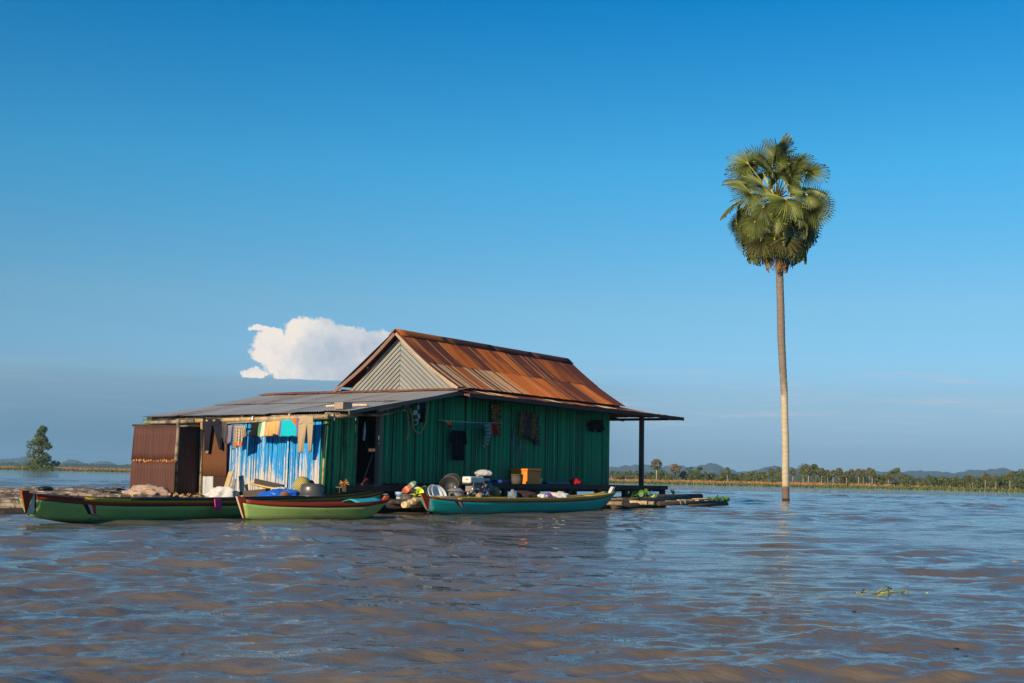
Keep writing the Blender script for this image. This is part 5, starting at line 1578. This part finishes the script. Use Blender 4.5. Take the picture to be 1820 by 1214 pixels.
for x, y, r_ in ((842, 870, 0.10), (852, 876, 0.07), (833, 877, 0.06), (862, 873, 0.05)):
    m_ = MB(); c = epx(x, y, -0.14)
    m_.lathe([(0.001, 0.05), (r_ * 0.4, 0.05), (r_ * 0.5, 0.02), (r_, 0.02), (r_, -0.03), (0.001, -0.03)], frame_at(c, math.pi / 2, (E1 * 0.3 - E2)), 18)
    build(m_, 'pulley', M('bright_steel', (0.38, 0.36, 0.33), 0.35, 0.4, 14, bump=0.1, metal=0.7), eng)
m_ = MB()
for k in range(16):
    a = epx(830 + rnd.uniform(0, 36), 860 + rnd.uniform(0, 22), -0.12 + rnd.uniform(-0.05, 0.05))
    c = a + Vector((rnd.gauss(0, 0.10), rnd.gauss(0, 0.05), rnd.gauss(0, 0.07)))
    m_.tube([a, (a + c) / 2 + Vector((0, -0.03, rnd.gauss(0, 0.04))), c], rnd.uniform(0.008, 0.02), 6)
build(m_, 'pipes', m_eng, eng)
m_ = MB(); m_.tube([epx(868, 853, -0.1), epx(870, 862, -0.12), epx(868, 870, -0.13), epx(860, 881, -0.15)], 0.014, 6); m_.tube([epx(867, 869, -0.13), epx(870, 874, -0.14), epx(866, 881, -0.15)], 0.012, 6)
build(m_, 'fuel_hose', plas('blue_hose', (0.03, 0.16, 0.40)), eng)
m_ = MB(); m_.box(epx(857, 872, -0.16), E1 * 0.07, E2 * 0.01, ZUP * 0.055); build(m_, 'red_guard', plas('red_cover', (0.30, 0.03, 0.03)), eng)
b = MB(); b.beam(epx(826, 882), epx(870, 882), 0.28, 0.05); build(b, 'mounting_board', m_obamb, eng)

def sack(name, label, cat, c, rx, ry, rz, mat, seed, rough=0.25, rot=0.0, cut=-0.7):
    m_ = MB(); m_.blob((0, 0, 0), rx, ry, rz, rough, 4, seed=seed, cut=cut * rz)
    R_ = Matrix.Rotation(rot, 4, E2)
    m_.v = [tuple(R_ @ Vector(v) + Vector(c)) for v in m_.v]
    return tag(build(m_, name, mat, None, base=c), label, cat)
p = at1(859, 842, -1.0); sack('sack', 'pale grey plastic sack on the post behind the engine', 'sack', p, sz(15, p), 0.12, sz(7, p), cmat('grey_white_sack', (0.40, 0.40, 0.40)), 3, 0.2)
b = MB(); b.box(at1(860, 862, -0.95), E1 * 0.16, E2 * 0.12, ZUP * 0.19)
tag(build(b, 'crate', m_dwood, None, base=at1(860, 872, -0.95)), 'dark wooden crate under the pale grey sack', 'crate')
p = at1(877, 874, -1.5); sack('sack', 'tan mesh sack leaning right of the engine', 'sack', p, sz(15, p), 0.16, sz(9, p), M('tan_mesh', (0.36, 0.24, 0.13), 0.9, 0.3, 14, bump=0.5, col2=(0.22, 0.13, 0.08)), 5, 0.15, 0.75, -1.2)
p = at1(852, 881, -1.9); sack('sack', 'small tan mesh sack at the foot of the engine', 'sack', p, sz(7, p), 0.1, sz(5, p), M('tan_mesh', (0.3, 0.2, 0.1)), 9, 0.2)
# on the landing along the wall
YV = -0.42
def onwall_box(name, label, cat, x0, y0, x1, y1, depth, mat, v=YV, bev=0.012, group=None):
    a, c = Vp(x0, y1, v), Vp(x1, y0, v)
    m_ = MB()
    m_.box((a + c) / 2 + E2 * 0.0, E1 * ((Vp(x1, y1, v) - a).length / 2), E2 * depth, ZUP * (c.z - a.z) / 2)
    o = build(m_, name, mat, None, base=(a + c) / 2)
    md = o.modifiers.new('round', 'BEVEL'); md.width = bev; md.segments = 2
    return tag(o, label, cat, group)
m_ybox = plas('amber_box_plastic', (0.80, 0.205, 0.001), 0.5)
cn = Vp(936, 861, -0.74)
cn.z = max(cn.z, 0.66)
c = cn + ZUP * (Vp(936, 833, -0.74).z - cn.z)
a = cn + E1 * 0.74 + E2 * 0.54
a, c = cn, a + ZUP * (c.z - cn.z)
yb = thing('storage_box', 'big amber yellow lidded box on the landing by the green wall', 'box', (a + c) / 2)
Lb = 0.37
m_ = MB(); m_.box((a + c) / 2 - ZUP * 0.03, E1 * Lb * 0.96, E2 * 0.27, ZUP * ((c.z - a.z) / 2 - 0.03)); o = build(m_, 'box_body', m_ybox, yb); md = o.modifiers.new('round', 'BEVEL'); md.width = 0.02; md.segments = 2
m_ = MB(); m_.box((a + c) / 2 + ZUP * ((c.z - a.z) / 2 - 0.03), E1 * Lb, E2 * 0.29, ZUP * 0.03); o = build(m_, 'lid', m_ybox, yb); md = o.modifiers.new('round', 'BEVEL'); md.width = 0.012; md.segments = 2
p = Vp(919, 860.5, -0.86); tub('basket', 'small grey patterned basket in front of the yellow box', 'basket', p, sz(10.5, p), sz(17, p), checks('woven_grey', (0.10, 0.085, 0.07), (0.30, 0.27, 0.22), 40), flare=0.9)
bk = bpy.data.objects['basket']
onwall_box('tray', 'flat dark blue tray left of the patterned basket', 'tray', 880, 853, 908, 858, 0.2, plas('dark_blue_plastic', (0.012, 0.03, 0.22)), -0.5)
onwall_box('tray', 'flat dark blue tray right of the yellow box', 'tray', 962, 857, 1003, 860, 0.2, plas('dark_blue_plastic', (0.012, 0.03, 0.22)), -0.5)
p = Vp(960, 860.5, -0.7); tub('cup', 'pale green cup at the right foot of the yellow box', 'cup', p, sz(3.6, p), sz(9, p), plas('pale_green_plastic', (0.16, 0.38, 0.16)))
p = Vp(1022, 857, -0.5); sack('cloth_bundle', 'crumpled dark red cloth bundle on the landing', 'cloth', p, sz(10, p), 0.17, sz(6, p), cmat('crimson_cloth', (0.30, 0.012, 0.02)), 12, 0.45)
# in the teal canoe
tq = lambda t_, q_, s_=0.3: ht.pt(t_, q_, s_)
def heap(name, label, cat, t_, zz_, rx, ry, rz, mat, seed, h=None, rough=0.35):
    c = (h or ht).pt(t_, 0.5, 0.25); c.z = zz_
    return sack(name, label, cat, c, rx, ry, rz, mat, seed, rough)
heap('bundle', 'dark bundle lying amidships in the teal canoe', 'bundle', 0.47, 0.42, 0.30, 0.16, 0.11, cmat('dark_bundle', (0.045, 0.03, 0.03)), 31)
heap('bundle', 'white and brown paper bundle in the teal canoe, left of the purple ball', 'bundle', 0.565, 0.37, 0.16, 0.14, 0.09, cmat('paper_bundle', (0.50, 0.40, 0.30), col2=(0.65, 0.64, 0.60)), 32)
heap('ball', 'purple ball half sunk between bundles in the teal canoe', 'ball', 0.605, 0.36, 0.125, 0.125, 0.12, plas('purple_plastic', (0.22, 0.03, 0.20)), 33, rough=0.02)
heap('sack', 'white sack lying in the teal canoe, right of the purple ball', 'sack', 0.665, 0.39, 0.24, 0.15, 0.12, cmat('white_sack', (0.48, 0.47, 0.45)), 34)
heap('bag', 'blue grey bag at the left of the dark bundle in the teal canoe', 'bag', 0.415, 0.42, 0.12, 0.12, 0.13, cmat('blue_grey_bag', (0.16, 0.20, 0.24)), 35)
b = MB(); b.grid([[ht.pt(0.86 + 0.1 * i / 8, 0.97, s_) for s_ in (-0.95, -0.3, 0.3, 0.95)] for i in range(9)])
tag(build(b, 'stern_deck', plas('yellow_deck_paint', (0.58, 0.42, 0.04)), bt, solid=0.012), None)
b = MB(); b.grid([[ht.pt(0.03 + 0.085 * i / 6, 0.985, s_) for s_ in (-0.9, 0, 0.9)] for i in range(7)])
build(b, 'bow_deck', m_white, bt, solid=0.012)
b = MB(); b.grid([[hs.pt(0.05 + 0.16 * i / 6, 1.02, s_) for s_ in (-0.9, 0, 0.9)] for i in range(7)]); build(b, 'bow_deck', plas('pale_lime_deck', (0.36, 0.46, 0.18)), bs, solid=0.012)
b = MB(); b.grid([[hs.pt(0.72 + 0.2 * i / 6, 1.04, s_) + ZUP * (0.05 if s_ == 0 else 0) for s_ in (-0.9, 0, 0.9)] for i in range(7)]); build(b, 'stern_deck', plas('sky_blue_deck', (0.02, 0.36, 0.46)), bs, solid=0.012)
p = hl.pt(0.965, 1.0, 0.2); tub('cup', 'pale green cup on the stern of the long green canoe', 'cup', p, 0.05, 0.12, plas('pale_mint_plastic', (0.35, 0.48, 0.34)))
# in and behind the long canoe
def U1(px, py, u=-2.75):
    return Up(px, py, u)
p = U1(260, 880, -3.6)
nets = thing('fishing_net', 'heaped fishing net of pale pink and green mesh beside the bathing stall', 'net', p)
m_ = MB(); m_.blob(p, sz(38, p), 0.35, sz(17, p), 0.35, 4, seed=3, cut=-0.1); build(m_, 'net_heap', M('pink_tan_net', (0.36, 0.25, 0.19), 0.95, 0.4, 9, (1, 1, 1), 0.6, col2=(0.52, 0.34, 0.24), speck=((0.16, 0.10, 0.07), 0.60)), nets)
m_ = MB()
for k in range(60):
    a = rnd.uniform(0, 6.28); e = rnd.uniform(0.1, 1.4)
    d = Vector((math.cos(a) * math.cos(e) * sz(38, p), math.sin(a) * math.cos(e) * 0.36, math.sin(e) * sz(17, p)))
    a2 = a + rnd.uniform(0.5, 1.1)
    d2 = Vector((math.cos(a2) * math.cos(e * 0.8) * sz(38, p), math.sin(a2) * math.cos(e * 0.8) * 0.36, math.sin(e * 0.8) * sz(17, p)))
    m_.tube([p + d * 0.97, p + (d + d2) * 0.535, p + d2 * 0.97], rnd.uniform(0.006, 0.014), 4)
build(m_, 'net_cords', M('net_cord', (0.46, 0.36, 0.27), 0.9, 0.3, 5, rv=0.5), nets)
m_ = MB(); m_.blob(p + E2 * 0.3 - ZUP * 0.02, sz(16, p), 0.25, sz(8, p), 0.3, 3, seed=8); build(m_, 'green_mesh', M('green_net', (0.20, 0.24, 0.15), 0.95, 0.4, 12, bump=0.5), nets)
c = Zp(192, 877, 0.28)
dw = thing('driftwood_heap', 'small heap of black driftwood on the raft behind the canoe bow', 'driftwood', c)
for k in range(14):
    m_ = MB(); a = c + Vector((rnd.uniform(-0.5, 0.3), rnd.uniform(-0.5, 0.5), rnd.uniform(-0.02, 0.14))); m_.tube([a, a + Vector((rnd.uniform(0.2, 0.5), rnd.gauss(0, 0.2), rnd.gauss(0.02, 0.05)))], [0.035, 0.015], 5); build(m_, 'stick', m_soot, dw)
c = Zp(81, 869, 0.3); sack('overturned_bowl', 'black rubber bowl lying upside down on the bamboo raft', 'bowl', c, sz(12, c), 0.3, sz(5, c), plas('black_rubber', (0.018, 0.018, 0.019), 0.55), 41, 0.05)
c = U1(395, 882, -3.0); sack('sack', 'crumpled white sack before the iron screen', 'sack', c, sz(26, c), 0.2, sz(15, c), cmat('white_sack_cloth', (0.56, 0.54, 0.50)), 43, 0.45)
c = U1(322, 884, -3.3)
lt = MB()
for k in range(90):
    q = c + Vector((rnd.uniform(-0.55, 0.55), rnd.uniform(-0.3, 0.3), rnd.uniform(-0.05, 0.09)))
    a = Vector((rnd.gauss(0, 1), rnd.gauss(0, 1), rnd.gauss(0, 0.7))).normalized() * 0.05
    bb = a.cross(Vector((rnd.gauss(0, 1), rnd.gauss(0, 1), rnd.gauss(0, 1)))).normalized() * 0.03
    lt.add([q - a, q + bb, q + a, q - bb], [(0, 1, 2, 3)])
tag(build(lt, 'dry_leaves', M('dry_leaf', (0.32, 0.19, 0.09), 0.9, 0.3, 8, rv=0.7), None, base=c), 'scatter of dry brown leaves behind the long canoe', 'leaves', None, 'stuff')
pk = cloth('cloth', 'bright pink cloth draped over the side of the long green canoe', 'cloth', [([(343, 879), (353, 879), (354, 897), (344, 903)], 0)], lambda x, y: hl.pt(0.395 + (x - 348) * 0.0019, 1.0, 1, 0.05) + ZUP * (880 - y) * 0.0105, [cmat('pink_cloth', (0.60, 0.07, 0.24))], hl.n, fold=0.02)
lean1 = MB(); lean1.beam(U1(402, 868, -2.5), U1(411, 838, -2.3), 0.16, 0.02, upv=E1); tag(build(lean1, 'board', M('yellowed_board', (0.45, 0.32, 0.14), 0.9, 0.3, 6), None, base=U1(402, 868, -2.5)), 'yellowed board leaning against the foot of the blue wall', 'board')
lean2 = MB(); lean2.beam(U1(412, 880, -2.5), U1(417, 852, -2.35), 0.10, 0.02, upv=E1); tag(build(lean2, 'board', m_obamb, None, base=U1(412, 880, -2.5)), 'grey slatted board leaning right of the yellowed one', 'board')
dk_ = MB(); dk_.beam(U1(453, 857, -2.55), U1(503, 868, -2.6), 0.05, 0.16); tag(build(dk_, 'plank', M('charred_plank', (0.05, 0.042, 0.036), 0.9, 0.3, 5), None, base=U1(470, 862, -2.55)), 'dark plank sloping down behind the yellow paddle', 'plank')
dk_ = MB(); dk_.beam(U1(442, 879, -2.9), U1(482, 875, -2.9), 0.35, 0.16); tag(build(dk_, 'plank', M('brown_plank', (0.075, 0.055, 0.042), 0.9, 0.3, 5), None, base=U1(460, 878, -2.9)), 'brown plank lying low below the yellow paddle', 'plank')
pd = MB(); pd.tube([U1(446, 860, -2.95), U1(475, 866, -3.0), U1(502, 870, -3.0)], [0.026, 0.02, 0.02], 8); tag(build(pd, 'paddle', M('yellow_wood', (0.58, 0.36, 0.10), 0.6, 0.2, 5), None, base=U1(475, 866, -3.0)), 'yellow wooden paddle shaft lying across the planks', 'paddle')
c = U1(502, 884, -2.95); sack('tarpaulin', 'crumpled bright blue tarpaulin behind the long canoe', 'tarpaulin', c, sz(36, c), 0.25, sz(15, c), plas('blue_tarpaulin', (0.008, 0.10, 0.50), 0.45), 51, 0.4)
c = U1(500, 871, -2.9); sack('sack', 'small white and green sack on the blue tarpaulin', 'sack', c, sz(17, c), 0.12, sz(5, c), cmat('white_sack_cloth', (0.56, 0.54, 0.50)), 53, 0.4)
c = U1(506, 879, -3.3); sack('coconut_husk', 'brown coconut husk lying on the blue tarpaulin', 'husk', c, sz(8, c), 0.1, sz(6, c), M('husk_brown', (0.20, 0.10, 0.05), 0.95, 0.4, 12, bump=0.5), 55, 0.15)
c = U1(537, 862, -2.7)
bs_ = MB(); bs_.lathe([(0.001, 0.16), (sz(8, c), 0.16), (sz(13, c), 0.10), (sz(15.5, c), 0.0), (sz(15.5, c), -0.04)], frame_at(c, 1.15, (-0.35, -0.93, 0)), 24)
tag(build(bs_, 'rattan_basket', checks('woven_rattan', (0.20, 0.16, 0.05), (0.42, 0.34, 0.11), 44), None, base=c), 'round yellow rattan basket lying on its side by the big dark pot', 'basket')
vlist = bpy.data.objects['rattan_basket'].data
for lo in vlist.uv_layers[0].data:
    pass
_uv = vlist.uv_layers[0].data
for li_, lp in enumerate(vlist.loops):
    co = vlist.vertices[lp.vertex_index].co
    _uv[li_].uv = (co.x, co.z)
c = U1(551, 862, -2.45); bs_ = MB(); bs_.lathe([(0.001, 0.1), (sz(7, c), 0.1), (sz(9, c), 0.0)], frame_at(c, 1.3, (0.3, -0.95, 0)), 18); tag(build(bs_, 'sieve', checks('grey_mesh', (0.05, 0.06, 0.08), (0.22, 0.24, 0.26), 60), None, base=c), 'grey round sieve behind the rattan basket', 'sieve')
c = U1(554.5, 881.5, -3.0)
pt_ = MB(); R0 = sz(21, c)
pt_.lathe([(R0 * 1.12, 0), (R0 * 1.12, 0.012), (R0, 0.02), (R0 * 0.98, sz(14, c)), (R0 * 0.90, sz(20, c)), (R0 * 0.7, sz(21.5, c)), (0.001, sz(22, c))], frame_at(c), 36)
tag(build(pt_, 'big_pot', M('dark_dull_aluminium', (0.10, 0.097, 0.09), 0.38, 0.3, 6, bump=0.06, metal=0.45, spec=0.5), None, base=c), 'big dark metal pot turned upside down by the blue wall corner', 'pot')
# coir brush on a small stand, chair and poles by the door
c = W(-1.35, -0.28, 0)
sd_p = Vp(613, 868, -0.30)
st_ = thing('wire_stand', 'thin rusty stand before the green door panel', 'stand', sd_p)
m_ = MB(); m_.beam(Vp(602, 866, -0.30), Vp(625, 866, -0.30), 0.18, 0.02); build(m_, 'top', m_gwood, st_)
for x in (603.5, 624):
    m_ = MB(); m_.tube([Vp(x, 867, -0.37), Vp(x, 882, -0.37)], 0.012, 6); build(m_, 'leg', M('rusty_rod', (0.12, 0.05, 0.03)), st_)
br = MB(); bp = Vp(612, 860, -0.32)
for k in range(110):
    d = Vector((rnd.gauss(0, 1), rnd.gauss(0, 1), rnd.gauss(0, 0.8))).normalized()
    br.tube([bp + d * 0.02, bp + d * rnd.uniform(0.08, 0.13)], [0.012, 0.004], 4, cap=False)
tag(build(br, 'coir_brush', M('orange_coir', (0.46, 0.22, 0.06), 0.9, 0.3, 8, rv=0.5), None, base=bp), 'bristly orange coir bundle on the small stand', 'brush')
cp = Vp(648, 866, -0.18)
ch = thing('basket_chair', 'dark red cane basket standing in the doorway', 'basket', cp)
m_ = MB()
for k in range(11):
    a = k / 10 * math.pi
    m_.tube([cp + E1 * (0.14 * math.cos(a)) - ZUP * 0.05, cp + E1 * (0.13 * math.cos(a)) + ZUP * (0.20 * math.sin(a) + 0.0) - E2 * 0.08 * math.sin(a)], 0.01, 5)
build(m_, 'ribs', M('maroon_cane', (0.11, 0.02, 0.02), 0.6), ch)
m_ = MB()
for z_ in (0.02, 0.07, 0.12):
    m_.tube([cp + E1 * 0.15 + ZUP * (z_ - 0.05), cp - E2 * 0.07 + ZUP * z_, cp - E1 * 0.15 + ZUP * (z_ - 0.05)], 0.008, 5)
m_.tube([cp + E1 * 0.14 * math.cos(a_ * 0.314) + ZUP * 0.2 * math.sin(a_ * 0.314) - E2 * 0.05 for a_ in range(11)], 0.012, 5)
build(m_, 'hoops', M('maroon_cane', (0.11, 0.02, 0.02), 0.6), ch)
b = MB(); b.tube([Vp(647, 852, -0.12), Vp(662, 808, 0.0)], 0.012, 6); tag(build(b, 'stick', m_gwood, None, base=Vp(647, 852, -0.12)), 'thin grey stick leaning in the doorway', 'stick')
b = MB(); b.tube([Vp(648.5, 750, 0.0), Vp(648, 765, 0.0), Vp(646.5, 783, 0.0)], [0.012, 0.03, 0.028], 7); tag(build(b, 'plastic_bag', cmat('blue_white_plastic', (0.40, 0.45, 0.52)), None, base=Vp(648, 765, 0.0)), 'thin blue white plastic bag hanging in the doorway', 'bag')
for x, y in ((594, 741), (632, 741)):
    b = MB(); b.tube([Vp(x, y - 2, -0.32), Vp(x + 0.5, y + 7, -0.32)], 0.010, 5); tag(build(b, 'twine', cmat('pale_blue_twine', (0.25, 0.40, 0.50)), None, base=Vp(x, y, -0.32)), ('pale blue twine tied to the left end of the short eave pole', 'pale blue twine tied at the cut right end of the eave pole')[x > 600], 'twine', 'twine on the eave poles')
lb = thing('lamp_bulb', 'white bulb hanging under the eave pole above the washing', 'bulb', Up(449, 745, -2.2))
m_ = MB(); q = Up(449, 744, -2.2); m_.lathe([(0.001, -0.05), (0.025, -0.035), (0.03, -0.01), (0.015, 0.02), (0.014, 0.06), (0.001, 0.06)], frame_at(q), 12); build(m_, 'glass', plas('white_glass', (0.7, 0.68, 0.6), 0.2), lb)
# weights on the lean-to roof
def on_lean(px, py):
    n = (lean(0, 0.1) - lean(-2, 0.1)).cross(lean(-2, 0.5) - lean(-2, 0.1)).normalized()
    return hitp(px, py, lean(-1.4, 0.1) + ZUP * 0.035, n)
q = on_lean(610, 727)
b = MB(); b.box(q + ZUP * 0.07, E1 * 0.16, E2 * 0.13, ZUP * 0.075); tag(build(b, 'timber_block', M('sawn_timber', (0.30, 0.23, 0.16), 0.9, 0.3, 6), None, base=q), 'sawn timber block weighing down the lean-to roof', 'block')
b = MB(); b.beam(on_lean(580, 724) + ZUP * 0.03, on_lean(598, 723) + ZUP * 0.03, 0.08, 0.04); tag(build(b, 'batten', m_pale, None, base=on_lean(590, 724)), 'pale batten left of the timber block on the roof', 'batten')
b = MB(); b.beam(on_lean(628, 722) + ZUP * 0.03, on_lean(654, 722) + ZUP * 0.03, 0.08, 0.04); tag(build(b, 'batten', m_pale, None, base=on_lean(640, 722)), 'pale batten right of the timber block on the roof', 'batten')
b = MB(); b.beam(Vp(672, 727, -0.3), Vp(712, 718, -0.3), 0.04, 0.12); tag(build(b, 'batten', m_pale, None, base=Vp(690, 722, -0.3)), 'raw wood batten under the rake above the door post', 'batten')

# ------------------------------------------------------------------ floating plants and drift
m_hya = M('hyacinth_leaf', (0.07, 0.17, 0.02), 0.4, 0.2, 4, bump=0, rv=0.4, spec=0.4, transl=0.2)
def hyacinth(label, p, n, sp, size, seed, mat=m_hya):
    g = random.Random(seed)
    r_ = thing('water_hyacinth', label, 'plant', p)
    lf, stl = MB(), MB()
    for k in range(n):
        a = g.uniform(0, 6.28); d = Vector((math.cos(a), math.sin(a), 0))
        q0 = p + d * g.uniform(0, sp * 0.6)
        q1 = q0 + d * g.uniform(0.02, 0.08) + ZUP * g.uniform(0.05, size * 2.2)
        stl.tube([q0, q1], [0.012, 0.006], 5)
        up_ = (d + ZUP * g.uniform(0.3, 1.5)).normalized(); sdv = up_.cross(Vector((g.gauss(0, 1), g.gauss(0, 1), 0.2))).normalized()
        R0 = size * g.uniform(0.7, 1.2)
        pts = [q1] + [q1 + up_ * R0 * (0.9 - math.cos(t_)) * 0.9 + sdv * R0 * math.sin(t_) * 0.8 + ZUP * 0 for t_ in np.linspace(0.3, 5.98, 9)]
        lf.add(pts, [(0, i, i + 1) for i in range(1, 9)])
    build(lf, 'leaf', mat, r_); build(stl, 'stalk', mat, r_)
    return r_
hyacinth('water hyacinth growing between the log ends left of the veranda post', Vp(1120, 885, -0.9) - ZUP * 0.05, 12, 0.5, 0.10, 1)
hyacinth('water hyacinth under the deck right of the veranda post', Vp(1145, 884, -0.8) - ZUP * 0.05, 10, 0.5, 0.09, 2)
hyacinth('sprig of water hyacinth rising alone behind the raft logs', Vp(1198, 882, -0.6) - ZUP * 0.05, 4, 0.1, 0.09, 3)
hyacinth('water hyacinth on the tip of the yellow bamboo log', Vp(1272, 892, -1.9), 10, 0.5, 0.075, 4)
wd = Zp(1555, 1056, 0.01)
wr = thing('drifting_weed', 'yellow green weed drifting on the open water at the right', 'weed', wd)
m_wd = M('yellow_weed', (0.22, 0.20, 0.04), 0.5, 0.3, 6, rv=0.5)
m_ = MB()
for k in range(11):
    x = rnd.uniform(1505, 1605)
    q = Zp(x, 1055 + rnd.uniform(-3, 4), 0.012)
    d = Vector((rnd.gauss(0.12, 0.08), rnd.gauss(0, 0.12), 0))
    m_.tube([q, q + d * 0.5 + ZUP * rnd.uniform(0.0, 0.07) * (x > 1545), q + d + ZUP * rnd.uniform(0, 0.03)], 0.0055, 5)
build(m_, 'stem', m_wd, wr)
m_ = MB()
for k in range(14):
    q = Zp(rnd.choice((1527, 1562, 1572, 1600, 1603)) + rnd.gauss(0, 4), 1055 + rnd.gauss(0, 2), 0.015)
    a = Vector((rnd.gauss(0, 1), rnd.gauss(0, 1), rnd.uniform(0, 0.8))).normalized() * 0.036; bb = a.cross(ZUP).normalized() * 0.03
    m_.add([q - a, q + bb, q + a, q - bb], [(0, 1, 2, 3)])
tag(build(m_, 'leaf', M('yellow_green_leaf', (0.30, 0.40, 0.02), 0.4, 0.2, 4, rv=0.4), wr), kind='stuff')
for k, (x, y, px, lab) in enumerate(((1518, 1091, 7, 'small black leaf floating below the drifting weed'), (1040, 968, 4, 'dark speck of drift floating in the middle water'), (1648, 1057, 5, 'yellow leaf floating right of the drifting weed'), (1770, 1040, 5, 'dark leaf floating far right of the drifting weed'), (1335, 908, 3, 'yellow float on the water below the palm'), (1305, 911, 9, 'dark twig floating below the raft end'), (1805, 1000, 12, 'tan reed stalk floating at the right edge'), (1700, 1158, 9, 'dark leaf floating low at the right'))):
    q = Zp(x, y, 0.012); r_ = sz(px / 2.4, q)
    m_ = MB(); m_.blob((0, 0, 0.014), r_ * 1.3, r_ * 0.9, 0.006, 0.3, 2, seed=k); m_.v = [tuple(Vector(v) + q) for v in m_.v]
    col = (M('black_leaf', (0.012, 0.012, 0.015), 0.4), M('yellow_green_leaf', (0.30, 0.40, 0.02)), M('tan_stalk', (0.45, 0.28, 0.12)))[1 if 'yellow' in lab else 2 if 'tan' in lab else 0]
    tag(build(m_, 'floating_leaf', col, None, base=q), lab, 'leaf')

# ------------------------------------------------------------------ the air
hz = MB()
hz.box((0, 1400, 19.0), (2600, 0, 0), (0, 1900, 0), (0, 0, 21.0))
HAZE_DENS = 0.00018
hm = bpy.data.materials.new('air')
hm.use_nodes = True
t = NT(hm.node_tree)
vp = t.n('ShaderNodeVolumePrincipled', {'Color': (0.38, 0.70, 1.0), 'Density': HAZE_DENS, 'Anisotropy': 0.0})
t.t.links.new(vp.outputs[0], t.n('ShaderNodeOutputMaterial').inputs[1])
tag(build(hz, 'haze', hm), kind='stuff')
